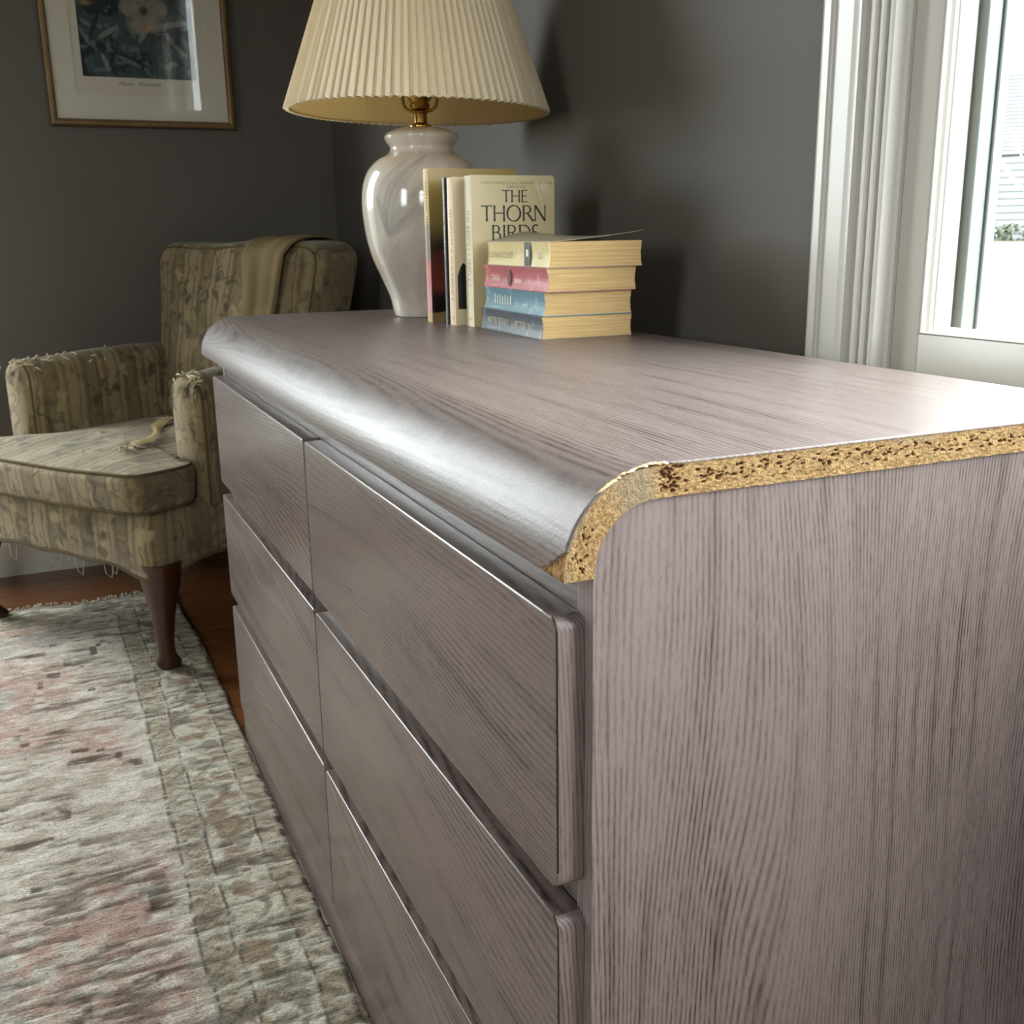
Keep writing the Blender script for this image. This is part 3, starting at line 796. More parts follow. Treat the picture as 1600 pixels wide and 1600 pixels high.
# ------------------------------------------------------------------ books
def paper_mat(nm, c1, c2, lines=1600):
    t = NT(nm); x, y, z = t.obj()
    n = t.noise(t.comb(t.math('MULTIPLY', x, 14), t.math('MULTIPLY', y, lines), t.math('MULTIPLY', z, 14)), 1.0, 3)
    b = t.noise(t.comb(x, y, z), 30, 4)
    c = t.mix(t.ramp(n, [(.35, 0), (.7, 1)]), c1, c2); c = t.mix(t.math('MULTIPLY', b, .4), c, tuple(q*.72 for q in c1))
    return t.done(c, .85, 0, t.bump(n, .5, .0006), .15)
M['pages'] = paper_mat('yellowed_page_edges', sr(190, 156, 104), sr(212, 182, 132))
M['pages2'] = paper_mat('pale_page_edges', sr(222, 200, 158), sr(232, 214, 178))
def cover_mat(nm, c, rough=.32, wear=.0, wc=(.7, .65, .55)):
    t = NT(nm); x, y, z = t.obj(); v = t.comb(x, y, z)
    col = t.mix(t.noise(v, 22, 4), tuple(q*.88 for q in c), tuple(min(1, q*1.1) for q in c))
    if wear:
        k = t.noise(v, 55, 5, .65); col = t.mix(t.math('MULTIPLY', t.ramp(k, [(.56, 0), (.66, 1)]), wear), col, wc)
        k2 = t.noise(t.comb(t.math('MULTIPLY', x, 300), t.math('MULTIPLY', y, 300), t.math('MULTIPLY', z, 12)), 1.0, 3)
        col = t.mix(t.math('MULTIPLY', t.ramp(k2, [(.60, 0), (.7, 1)]), wear*.8), col, wc)
    return t.done(col, rough, 0, t.bump(t.noise(v, 110, 3), .12, .0012), .5)

# --- lettering: strokes with flared ends, in units of cap height
def arc(cx, cy, rx, ry, a0, a1, n=18): return [(cx+rx*math.cos(R(a0+(a1-a0)*i/n)), cy+ry*math.sin(R(a0+(a1-a0)*i/n))) for i in range(n+1)]
GL = {  # letter: (advance, [(points, [w0, wm, w1])])
 'T': (.72, [([(.34, 0), (.34, .5), (.34, .97)], [.13, .10, .13]), ([(.0, .96), (.34, .96), (.68, .96)], [.085, .06, .085])]),
 'H': (.86, [([(.11, 0), (.11, .5), (.11, 1)], [.13, .10, .13]), ([(.72, 0), (.72, .5), (.72, 1)], [.13, .10, .13]), ([(.11, .52), (.42, .52), (.72, .52)], [.06, .06, .06])]),
 'E': (.64, [([(.11, 0), (.11, .5), (.11, 1)], [.13, .10, .13]), ([(.11, .965), (.35, .965), (.55, .965)], [.06, .06, .085]), ([(.11, .52), (.3, .52), (.50, .52)], [.06, .06, .085]), ([(.11, .035), (.35, .035), (.57, .035)], [.06, .06, .085])]),
 'O': (1.02, [(arc(.49, .5, .42, .485, 0, 360, 44), 'O')]),
 'R': (.76, [([(.11, 0), (.11, .5), (.11, 1)], [.13, .10, .13]), ([(.11, .96), (.28, .96)]+arc(.32, .735, .225, .225, 90, -90, 14)+[(.11, .51)], 'B'), ([(.34, .5), (.52, .25), (.74, 0)], [.08, .10, .13])]),
 'N': (.88, [([(.10, 0), (.10, .5), (.10, 1)], [.085, .065, .085]), ([(.10, .98), (.42, .5), (.74, .02)], [.12, .11, .12]), ([(.74, 0), (.74, .5), (.74, 1)], [.085, .065, .085])]),
 'B': (.70, [([(.11, 0), (.11, .5), (.11, 1)], [.13, .10, .13]), ([(.11, .96), (.28, .96)]+arc(.30, .75, .20, .21, 90, -90, 14)+[(.11, .54)], 'B'), ([(.11, .54), (.30, .54)]+arc(.34, .285, .23, .25, 90, -90, 14)+[(.11, .035)], 'B')]),
 'I': (.30, [([(.13, 0), (.13, .5), (.13, 1)], [.13, .10, .13])]),
 'D': (.88, [([(.11, 0), (.11, .5), (.11, 1)], [.13, .10, .13]), ([(.11, .96), (.3, .96)]+arc(.34, .5, .43, .46, 90, -90, 20)+[(.11, .04)], 'B')]),
 'S': (.60, [(arc(.28, .74, .20, .235, 40, 250, 14)+arc(.26, .25, .22, .235, 70, -140, 14), 'S')]),
 ' ': (.35, [])}
def stroke_w(kind, i, pts):
    if kind == 'O':
        a = 2*math.pi*i/(len(pts)-1); return .055+.055*abs(math.cos(a+.25))
    n = len(pts); j0 = max(i-1, 0); j1 = min(i+1, n-1); dx = abs(pts[j1][0]-pts[j0][0]); dy = abs(pts[j1][1]-pts[j0][1]); v = dy/(dx+dy+1e-9)
    if kind == 'S': return .06+.05*(1-abs(2*i/(n-1)-1))**.6 if True else 0
    return .055+.055*v
def lettering(mb, text, place, cap, width=1.0, tall=1.0):
    """place(u,v) -> point; text starts at u=0"""
    u0 = 0
    for ch in text:
        adv, strokes = GL[ch]
        for pts, kind in strokes:
            vs = []; n = len(pts)
            if isinstance(kind, list):
                # resample straight stroke with flare
                m = 8; P = []; W = []
                for i in range(m+1):
                    t = i/m; P.append((pts[0][0]+(pts[-1][0]-pts[0][0])*t, pts[0][1]+(pts[-1][1]-pts[0][1])*t))
                    W.append(kind[1]+(kind[0]-kind[1])*max(0, 1-t*4) + (kind[2]-kind[1])*max(0, (t-.75)*4))
            else: P = pts; W = [stroke_w(kind, i, pts) for i in range(n)]
            for i in range(len(P)):
                a = P[max(i-1, 0)]; b = P[min(i+1, len(P)-1)]
                if kind == 'O': a = P[i-1 if i > 0 else -2]; b = P[i+1 if i < len(P)-1 else 1]
                d = Vector((b[0]-a[0], b[1]-a[1])).normalized(); nx, ny = -d.y, d.x
                for s in (.58, -.58): vs.append(place((u0+P[i][0]+nx*W[i]*s)*cap*width, (P[i][1]+ny*W[i]*s)*cap))
            fs = [(2*i, 2*i+1, 2*i+3, 2*i+2) for i in range(len(P)-1)]
            mb.add(vs, fs)
        u0 += adv
    return u0*cap*width
def text_width(text, cap, width=1.0): return sum(GL[c][0] for c in text)*cap*width

def font_mesh(txt, size, place, shear=0.0, spacing=1.0, bold=0.0):
    """small print: filled outline text mapped onto a surface by place(u,v)"""
    cu = bpy.data.curves.new('print', 'FONT'); cu.body = txt; cu.size = size; cu.shear = shear; cu.space_character = spacing; cu.offset = bold; cu.resolution_u = 3
    o = bpy.data.objects.new('print', cu); C.objects.link(o)
    dg = bpy.context.evaluated_depsgraph_get(); me = bpy.data.meshes.new_from_object(o.evaluated_get(dg))
    vs = [v.co.copy() for v in me.vertices]; fs = [tuple(p.vertices) for p in me.polygons]
    bpy.data.objects.remove(o); bpy.data.curves.remove(cu); bpy.data.meshes.remove(me)
    mb = MB(); mb.add([place(v.x, v.y) for v in vs], fs); w = max(v.x for v in vs) if vs else 0
    return mb, w

def book(name, label, group, w, t, h, mats, loc, rot, spine_in=.0008, curl=None, corner=.004):
    """local axes: spine at x=0 facing -x, covers at y=0 and y=t, foot at z=0. mats: (spine, front(y=0), back(y=t), pages)"""
    root = thing(name, label, 'book', loc, rot, group)
    c = .0006
    # spine: gently hollowed
    sec = []
    for i in range(9):
        u = i/8; sec.append((spine_in*math.sin(u*math.pi), u*t))
    inner = [(x+c, y) for x, y in sec]
    MB().prism(sec+inner[::-1], 2, 0, h).build('spine', mats[0], root, local=True, angle=50)
    def cov(y0, y1, nm, m):
        poly = [(0, 0), (w-corner, 0)] + [(w-corner+corner*math.sin(a), corner-corner*math.cos(a)) for a in np.linspace(.3, math.pi/2, 5)] + \
               [(w-corner+corner*math.cos(a), h-corner+corner*math.sin(a)) for a in np.linspace(0, math.pi/2, 6)] + [(0, h)]
        return MB().prism(poly, 1, y0, y1).build(nm, m, root, local=True, smooth=False)
    fr = cov(0, c, 'front_cover', mats[1])
    bk = None
    if curl is None: bk = cov(t-c, t, 'back_cover', mats[2])
    # page block: slightly hollow fore-edge, uneven top
    pg = MB(); ny = 14; rings = []
    for i in range(ny+1):
        u = i/ny; yy = c+(t-2*c)*u; x1 = w-.0015-.0016*math.sin(u*math.pi); j = random.uniform(-.00025, .00025)
        xs = c+spine_in*math.sin(u*math.pi)+.0002
        rings.append([(xs, yy, .0006+j), (x1, yy, .0006+j), (x1+random.uniform(-.0003, .0003), yy, h-.0008+j), (xs, yy, h-.0008+j)])
    pg.rings(rings).build('pages', mats[3], root, local=True, smooth=False)
    if curl:
        curl(root, w, t, h, mats[2])
    return root, fr, bk
INK = plain('black_print_ink', (.012, .011, .010), .4)
INKG = plain('grey_print_ink', sr(120, 108, 84), .5)
INKL = plain('pale_print_ink', sr(225, 218, 196), .45)
GOLD = plain('dull_gold_print', sr(196, 180, 132), .4)
REDI = plain('dark_red_ink', sr(120, 52, 44), .45)

GS = 'paperbacks standing upright beside the lamp'
# tallest book behind: spine and cover banded ochre, grey, pink, dark
def banded(nm, ax_top):
    t = NT(nm); x, y, z = t.obj(); n = t.noise(t.comb(x, y, z), 40, 3)
    zz = t.math('ADD', z, t.math('MULTIPLY', t.math('SUBTRACT', n, .5), .018))
    c = t.ramp(t.math('DIVIDE', zz, .21), ax_top)
    return t.done(c, .32, 0, t.bump(t.noise(t.comb(x, y, z), 90, 2), .1, .001), .5)
mA_sp = banded('banded_spine_print', [(0, sr(196, 170, 118)), (.05, sr(196, 160, 118)), (.09, sr(206, 152, 148)), (.40, sr(196, 118, 112)), (.44, sr(150, 138, 128)), (.60, sr(150, 140, 122)), (.70, sr(206, 178, 112)), (1, sr(222, 198, 132))])
mA_cv = banded('banded_cover_print', [(0, sr(150, 122, 76)), (.06, sr(140, 112, 70)), (.075, sr(20, 17, 16)), (.16, sr(34, 22, 20)), (.24, sr(120, 50, 38)), (.44, sr(92, 44, 36)), (.50, sr(52, 44, 38)), (.66, sr(146, 120, 66)), (1, sr(186, 156, 92))])
rootA, frA, _ = book('paperback_book', 'tall ochre paperback with a spine fading to pink standing nearest the lamp', GS, .130, .0225, .2085, (mA_sp, mA_cv, mA_cv, M['pages']), (.2615, .9630, HT), (0, 0, R(-1.5)))
mb, _w = font_mesh('ODIUII IIIOIIDIDU', .0125, lambda u, v: (-.0002+.0008*math.sin(max(0, min(1, (.0065+v)/.0225))*math.pi), .0065+v, .196-u) if False else (-.0003, .0165-v, .192-u), spacing=1.1)
mb.build('spine_print', INKG, [o for o in rootA.children if o.name.startswith('spine')][0], local=True, smooth=False)
# thin black book
mB = cover_mat('black_cover', sr(24, 25, 28), .3, .25, sr(120, 124, 130)); mBs = cover_mat('dark_blue_spine', sr(34, 42, 52), .3, .3, sr(160, 168, 176))
rootB, _, _ = book('paperback_book', 'thin black paperback with pale spine lettering between two cream ones and the ochre one', GS, .118, .0105, .1945, (mBs, mB, mB, M['pages2']), (.2700, .9225, HT), (0, 0, R(-2.5)))
rootB['label'] = 'thin black spined paperback standing next to the tall ochre one'
mb, _w = font_mesh('IIIIODIIIOIIUEIICIIDEIIL', .0075, lambda u, v: (-.0003, .0078-v, .180-u), spacing=1.15)
mb.build('spine_print', INKL, [o for o in rootB.children if o.name.startswith('spine')][0], local=True, smooth=False)
# cream book, black figure on its cover
mC = cover_mat('cream_cover', sr(222, 204, 166), .36); mCs = cover_mat('peach_cream_spine', sr(228, 200, 166), .34)
rootC, frC, _ = book('paperback_book', 'cream paperback with vertical dark spine title and a black shape on its cover', GS, .118, .0235, .1935, (mCs, mC, mC, M['pages2']), (.2705, .8930, HT), (0, 0, R(-1.0)))
spC = [o for o in rootC.children if o.name.startswith('spine')][0]
mb, _w = font_mesh('IEI LAILITT K III A DOUIE S', .0080, lambda u, v: (-.0003, .0150-v, .152-u), spacing=1.25); mb.build('spine_print', REDI, spC, local=True, smooth=False)
mb, _w = font_mesh('92', .006, lambda u, v: (-.0003, .009+u, .008+v)); mb.build('spine_print', INK, spC, local=True, smooth=False)
blk = [(.0035, .022), (.0035, .066), (.008, .078), (.012, .083), (.016, .080), (.028, .071), (.05, .06), (.06, .03), (.05, .02)]
MB().prism(blk, 1, -.0003, -.00005).build('cover_print', INK, frC, local=True, smooth=False)
# the book whose cover is seen
mT = cover_mat('tan_cover', sr(208, 188, 144), .34); mTs = cover_mat('cream_tan_spine', sr(230, 218, 188), .32)
rootT, frT, _ = book('paperback_book', 'tan paperback with THE THORN BIRDS in black on its cover', GS, .1185, .0280, .1940, (mTs, mT, mT, M['pages']), (.2820, .8562, HT), (0, 0, R(-1.0)), corner=.005)
TW_, TH_ = .1185, .1940
def cov_pl(u0, v0): return lambda u, v: (u0+u, -.00015, v0+v)
def centred(text, cap, uc, v0, width=1.0):
    mb = MB(); w = text_width(text, cap, width)-.04*cap
    lettering(mb, text, cov_pl(uc-w/2, v0), cap, width)
    mb.build('title_lettering', INK, frT, local=True, smooth=False)
centred('THE', .0155, .0615, .1600, 1.095); centred('THORN', .0205, .0600, .1357, 1.087); centred('BIRDS', .0205, .0620, .1110, 1.067)
for txt, v0 in (('A NEW INTERNATIONAL LOR BRINE NAC IIE IIOM', .1828), ('CIIIIRE IIO ONIY', .1780)):
    mb, w_ = font_mesh(txt, .0046, lambda u, v: (u, 0, v), spacing=1.0)
    s = .102/w_ if len(txt) > 20 else .85; off = .0640 - w_*s/2
    mb.v = [(off+p[0]*s, -.00015, v0+p[2]) for p in mb.v]; mb.build('small_print', INKG, frT, local=True, smooth=False)
spT = [o for o in rootT.children if o.name.startswith('spine')][0]
mb, _w = font_mesh('IUI EDCLI I IEDI I I', .0105, lambda u, v: (-.0003, .0180-v, .150-u), spacing=1.15); mb.build('spine_print', INKG, spT, local=True, smooth=False)
mb, _w = font_mesh('38', .006, lambda u, v: (-.0003, .010+u, .008+v)); mb.build('spine_print', INKG, spT, local=True, smooth=False)
# scuffed laminate at the top corner of the cover
sc = MB(); rg = random.Random(9)
for k in range(16):
    a = (.098+rg.uniform(-.008, .010), .188-rg.uniform(0, .008)); L_ = rg.uniform(.008, .028)
    b = (a[0]+L_*.42+rg.uniform(-.002, .002), a[1]-L_*.9); w = rg.uniform(.0003, .0011)
    b = (min(b[0], .1165), b[1]); a = (min(a[0], .114), a[1])
    sc.add([(a[0]-w, -.0002, a[1]), (a[0]+w, -.0002, a[1]), (b[0]+w*.4, -.0002, b[1]), (b[0]-w*.4, -.0002, b[1])], [(0, 1, 2, 3)])
sc.build('scuff', plain('rubbed_cover', sr(228, 216, 190), .5), frT, local=True, smooth=False)

# stack of four lying paperbacks (spine towards the room, feet towards the camera)
GP = 'paperbacks lying in the stack'
def stacked(label, xn, yn, z, rz, w, t, h, mats, **kw):
    """xn,yn: the corner nearest the camera"""
    a = R(rz); return book('paperback_book', label, GP, w, t, h, mats, (xn-h*math.sin(a), yn+h*math.cos(a), z), (R(90), 0, a), **kw)
def sp_of(r): return [o for o in r.children if o.name.startswith('spine')][0]
def sp_text(r, txt, size, z0, y0, m, spacing=1.1, bold=0.0):
    mb, w = font_mesh(txt, size, lambda u, v: (-.0003, y0+v, z0+u), spacing=spacing, bold=bold); mb.build('spine_print', m, sp_of(r), local=True, smooth=False)
zs = HT
mS1 = cover_mat('charcoal_cover', sr(78, 84, 92), .30, .5, sr(160, 162, 164))
r1, _, _ = stacked('charcoal spined paperback with faded gold lettering at the bottom of the stack', .2805, .6465, zs, -1.9, .1200, .0262, .1990, (mS1, mS1, mS1, M['pages']), spine_in=.0022)
sp_text(r1, 'NIITKI IEXIAY', .0110, .026, .0095, GOLD); sp_text(r1, "IETTED 'N", .0105, .118, .0095, GOLD)
zs += .0264
mS2 = cover_mat('faded_blue_cover', sr(112, 146, 158), .24, .5, sr(190, 204, 208))
r2_, _, _ = stacked('faded blue spined paperback second from the bottom of the stack', .2835, .6475, zs, -2.2, .1165, .0272, .1950, (mS2, mS2, mS2, M['pages']), spine_in=.0026)
mb = MB()
for k in range(7):
    u = .040 + k*.0088
    mb.add([(-.0002, .008, u), (-.0002, .008, u+.0022), (-.0002, .0195-.002*(k % 2), u+.0026), (-.0002, .0195-.002*(k % 2), u+.0004)], [(0, 1, 2, 3)])
mb.build('spine_print', INKL, sp_of(r2_), local=True, smooth=False)
sp_text(r2_, 'IIIEIII', .0052, .135, .0085, INKL)
zs += .0274
mS3 = cover_mat('faded_red_cover', sr(188, 106, 108), .24, .45, sr(222, 176, 172))
r3, _, _ = stacked('faded pinkish red spined paperback second from the top of the stack', .2850, .6420, zs, -1.4, .1185, .0272, .1980, (mS3, mS3, mS3, M['pages']), spine_in=.0028)
sp_text(r3, 'TIHUI', .0100, .030, .009, INKL); sp_text(r3, 'IEIIIIEII', .0070, .105, .008, INKL)
MB().box((-.0003, .004, .083), (0, .023, .090)).build('spine_band', cover_mat('plum_band', sr(104, 62, 70), .3), sp_of(r3), local=True, smooth=False)
zs += .0274
mS4 = cover_mat('pale_yellow_spine', sr(222, 204, 150), .26, .35, sr(236, 228, 200)); mS4c = cover_mat('worn_picture_cover', sr(150, 138, 116), .3, .5, sr(70, 66, 60))
def curled(root, w, t, h, m):
    """front cover bowed up off the pages with lifted corners"""
    nu, nv = 24, 30; U = np.linspace(0, 1, nu); V = np.linspace(0, 1, nv)
    u, v = np.meshgrid(U, V, indexing='ij')
    liftv = .0025*u**1.3 + .0095*u**2.4*v**2 + .0095*(1-v)**1.6*np.exp(-((u-.45)/.28)**2) + .002*np.sin(u*3.1)
    top = np.stack([u*w*1.0, t-.0006+liftv, v*h], -1)
    bot = top.copy(); bot[..., 1] -= .0005
    vs = [tuple(p) for p in top.reshape(-1, 3)] + [tuple(p) for p in bot.reshape(-1, 3)]; N = nu*nv; fs = []
    for i in range(nu-1):
        for j in range(nv-1):
            a = i*nv+j; fs.append((a, a+1, a+nv+1, a+nv)); fs.append((N+a, N+a+nv, N+a+nv+1, N+a+1))
    bd = [(i*nv, (i+1)*nv) for i in range(nu-1)] + [((i+1)*nv+nv-1, i*nv+nv-1) for i in range(nu-1)] + [(j+1, j) for j in range(nv-1)] + [((nu-1)*nv+j, (nu-1)*nv+j+1) for j in range(nv-1)]
    for a, b in bd: fs.append((a, b, N+b, N+a))
    o = MB().add(vs, fs).build('back_cover', m, root, local=True, angle=50); o['label'] = 'curled worn cover lifting at the corner'
r4, _, _ = stacked('pale yellow spined paperback with curled cover on top of the stack', .2875, .6405, zs, -2.4, .1215, .0295, .2000, (mS4, mS4c, mS4c, M['pages']), spine_in=.0016, curl=curled)
sp_text(r4, 'ILDIIHIIITCIUIEY', .0105, .010, .0095, INKG); sp_text(r4, 'IS', .0110, .170, .0095, INKG)
MB().box((-.0003, .001, .128), (0, .0285, .147)).build('spine_band', cover_mat('dark_grey_band', sr(70, 68, 70), .3, .4, sr(160, 156, 150)), sp_of(r4), local=True, smooth=False)
MB().box((-.0004, .012, .134), (-.0003, .020, .141)).build('spine_mark', INKL, sp_of(r4), local=True, smooth=False)

# ------------------------------------------------------------------ armchair
EL = Vector((-.56, .83, 0)).normalized(); EB = Vector((.83, .56, 0)).normalized()
CO = Vector((-.115, 1.508, 0)) + EL*.30
chair = thing('armchair', 'worn floral tapestry armchair with dark cabriole legs in the room corner', 'chair', CO, (0, 0, math.atan2(-EL.y, -EL.x)))
def tapestry(nm, su, light=1.0):
    """su(t,x,y,z): coordinate across the stripes; worn stripes of scrolling leaves and blossoms in olive, brown and cream"""
    t = NT(nm); m = t.math; x, y, z = t.obj(); v = t.comb(x, y, z)
    def warp(scale, amt, src):
        nn = t.n('ShaderNodeTexNoise'); nn.inputs['Scale'].default_value = scale; nn.inputs['Detail'].default_value = 2
        t.put(nn.inputs['Vector'], src); sb = t.n('ShaderNodeVectorMath', operation='SUBTRACT'); t.t.links.new(nn.outputs['Color'], sb.inputs[0]); sb.inputs[1].default_value = (.5, .5, .5)
        sc = t.n('ShaderNodeVectorMath', operation='SCALE'); t.t.links.new(sb.outputs[0], sc.inputs[0]); sc.inputs['Scale'].default_value = amt
        ad = t.n('ShaderNodeVectorMath', operation='ADD'); t.t.links.new(src, ad.inputs[0]); t.t.links.new(sc.outputs[0], ad.inputs[1]); return ad.outputs[0]
    wv = warp(11.0, .16, v); wv2 = warp(30.0, .05, v)
    s0 = m('ADD', su(t, x, y, z), m('MULTIPLY', m('SUBTRACT', t.noise(v, 14.0, 2), .5), .022))
    st = m('ADD', m('MULTIPLY', m('SINE', m('MULTIPLY', s0, 62.0)), .5), .5)
    base = t.mix(t.ramp(st, [(.25, 0), (.62, 1)]), sr(150, 135, 106), sr(122, 110, 84))
    for k, (ph, wd, cl) in enumerate(((.0, .93, sr(86, 74, 56)), (1.5, .95, sr(164, 148, 112)), (2.4, .96, sr(92, 84, 66)))):
        thin = t.ramp(m('SINE', m('ADD', m('MULTIPLY', s0, 124.0), ph)), [(wd-.10, 0), (wd, 1)])
        base = t.mix(m('MULTIPLY', thin, .5), base, cl)
    broken = t.ramp(t.noise(v, 26.0, 3, .6), [(.38, .1), (.62, 1)])
    # scrolling stems
    n1 = t.noise(wv, 12.0, 1.0, .5)
    vine = t.ramp(m('ABSOLUTE', m('SUBTRACT', m('FRACT', m('MULTIPLY', n1, 6.0)), .5)), [(.03, 1), (.16, 0)])
    c = t.mix(m('MULTIPLY', m('MULTIPLY', vine, broken), .80), base, sr(64, 56, 42))
    # leaves: stretched cells, blossoms: bigger broken blobs
    lf = t.vor(wv2, 24.0); leaf_ = t.ramp(lf, [(.22, 1), (.40, 0)])
    lc = t.vor(wv2, 24.0, out='Color'); sp = t.n('ShaderNodeSeparateColor'); t.t.links.new(lc, sp.inputs[0])
    c = t.mix(m('MULTIPLY', m('MULTIPLY', leaf_, t.ramp(sp.outputs[1], [(.18, 0), (.3, 1)])), .85), c, t.ramp(sp.outputs[0], [(.25, sr(68, 66, 48)), (.5, sr(92, 74, 56)), (.75, sr(172, 158, 124))]))
    d = t.vor(wv, 7.5); d2 = t.vor(wv2, 44.0)
    blob = m('MULTIPLY', t.ramp(d, [(.20, 1), (.34, 0)]), t.ramp(d2, [(.12, 1), (.5, .2)]))
    cc = t.vor(wv, 7.5, out='Color'); s2 = t.n('ShaderNodeSeparateColor'); t.t.links.new(cc, s2.inputs[0])
    c = t.mix(m('MULTIPLY', blob, .8), c, t.ramp(s2.outputs[0], [(.30, sr(92, 60, 50)), (.5, sr(76, 72, 58)), (.72, sr(98, 80, 66))]))
    g = t.noise(v, 6.0, 4, .65); c = t.mix(m('MULTIPLY', t.ramp(g, [(.42, 0), (.72, 1)]), .40), c, sr(158, 144, 114))
    g2 = t.noise(v, 4.2, 4, .65); c = t.mix(m('MULTIPLY', t.ramp(g2, [(.50, 0), (.74, 1)]), .60), c, sr(84, 70, 52))
    th = t.noise(v, 480.0, 3, .6); c = t.mix(.35, c, t.ramp(th, [(.3, .45), (.65, 1.0)]), 'MULTIPLY')
    nb = t.bump(m('ADD', m('MULTIPLY', th, .8), m('ADD', m('MULTIPLY', vine, -.35), m('ADD', m('MULTIPLY', blob, .5), m('MULTIPLY', g2, 1.5)))), .6, .002)
    c = t.mix(1.0, c, (1.0, .955, .90), 'MULTIPLY')
    return t.done(c, .9, 0, nb, .12, **{'Sheen Weight': .2, 'Sheen Roughness': .5})
F_x = tapestry('faded_tapestry', lambda t, x, y, z: x)
F_y = tapestry('faded_tapestry_arm', lambda t, x, y, z: t.math('ADD', y, .03))
F_xy = tapestry('faded_tapestry_rail', lambda t, x, y, z: t.math('ADD', x, y))
WELT = plain('olive_brown_welt', sr(96, 84, 62), .9, spec=.05, bscale=600, bstr=.4)
STUFF = plain('cream_cotton_stuffing', sr(196, 184, 152), .95, spec=.05, bscale=300, bstr=.6, bdist=.002)
def rrect(x0, x1, y0, y1, r, n=6, z=0):
    P = []
    for cx, cy, a0 in ((x1-r, y0+r, -90), (x1-r, y1-r, 0), (x0+r, y1-r, 90), (x0+r, y0+r, 180)):
        for k in range(n+1):
            a = R(a0+90*k/n); P.append((cx+r*math.cos(a), cy+r*math.sin(a), z))
    return P
def smooth_poly(P, it=2, keep=.0):
    for _ in range(it):
        Q = []
        for i in range(len(P)):
            a = Vector(P[i]); b = Vector(P[(i+1) % len(P)]); Q += [a*.75+b*.25, a*.25+b*.75]
        P = Q
    return P
def pillow(mb, outline, z0, z1, r, crown=.015, wob=.002, seed=1, rows=5):
    """upholstered block from a plan outline: rolled edges, crowned top"""
    P = [Vector((p[0], p[1], 0)) for p in outline]; n = len(P)
    cen = sum(P, Vector())/n; N = []
    for i in range(n):
        d = (P[(i+1) % n]-P[i-1]).normalized(); N.append(Vector((d.y, -d.x, 0)))
    rg = random.Random(seed); ph = [rg.uniform(0, 6.28) for _ in range(4)]
    rings = []
    def ring(off, z, f=1.0):
        return [tuple((cen+(P[i]-N[i]*off-cen)*f) + Vector((0, 0, z + wob*(math.sin(i*.21+ph[0])+.6*math.sin(i*.47+ph[1]))*.5))) for i in range(n)]
    for f in (.25, .6, .92): rings.append(ring(r, z0, f))
    for k in range(rows+1):
        a = math.pi/2*k/rows; rings.append(ring(r*(1-math.sin(a)), z0+r*(1-math.cos(a))))
    for k in range(rows+1):
        a = math.pi/2*k/rows; rings.append(ring(r*(1-math.cos(a))-.004*math.sin(math.pi*.5*(1-k/rows)), z1-r*(1-math.sin(a))))
    for f in (.95, .85, .7, .5, .3, .12): rings.append(ring(r, z1+crown*(1-f*f), f))
    mb.rings(rings); return rings
AX = .318                      # half width outside
# seat rail, slightly arched bottom at the front
def resample(P, d):
    out = []; n = len(P)
    for i in range(n):
        a = Vector(P[i]); b = Vector(P[(i+1) % n]); m = max(1, int((b-a).length/d))
        for k in range(m): out.append(a+(b-a)*k/m)
    return out
def taper(x, y): return x*(1-.16*max(0, y)/.62)
def rail():
    P = resample([(taper(p[0], p[1]), p[1], 0) for p in rrect(-AX, AX, 0, .615, .035, 5)], .02); n = len(P)
    mb = MB(); rings = []
    N = []
    for i in range(n):
        d = (Vector(P[(i+1) % n])-Vector(P[i-1])).normalized(); N.append(Vector((d.y, -d.x, 0)))
    for off, z in ((.012, .212), (.002, .206), (0, .212), (-.003, .24), (-.003, .285), (.002, .305), (.016, .314)):
        ring = []
        for i in range(n):
            p = Vector(P[i]); zz = z
            if z < .23: # corners dip to meet the legs, arched between
                c = min((p-Vector((sx*AX*.95, .02, 0))).length for sx in (-1, 1)); zz -= .020*math.exp(-(c/.07)**2); zz += .002*math.sin(i*.9)
            q = p-N[i]*off; ring.append((q.x, q.y, zz))
        rings.append(ring)
    mb.rings(rings); o = mb.build('seat_rail', F_xy, chair, local=True, angle=0)
    MB().tube([(p[0], p[1], p[2]-.001) for p in rings[1]], .0036, 6, closed=True).build('welt', WELT, o, local=True, angle=0)
rail()
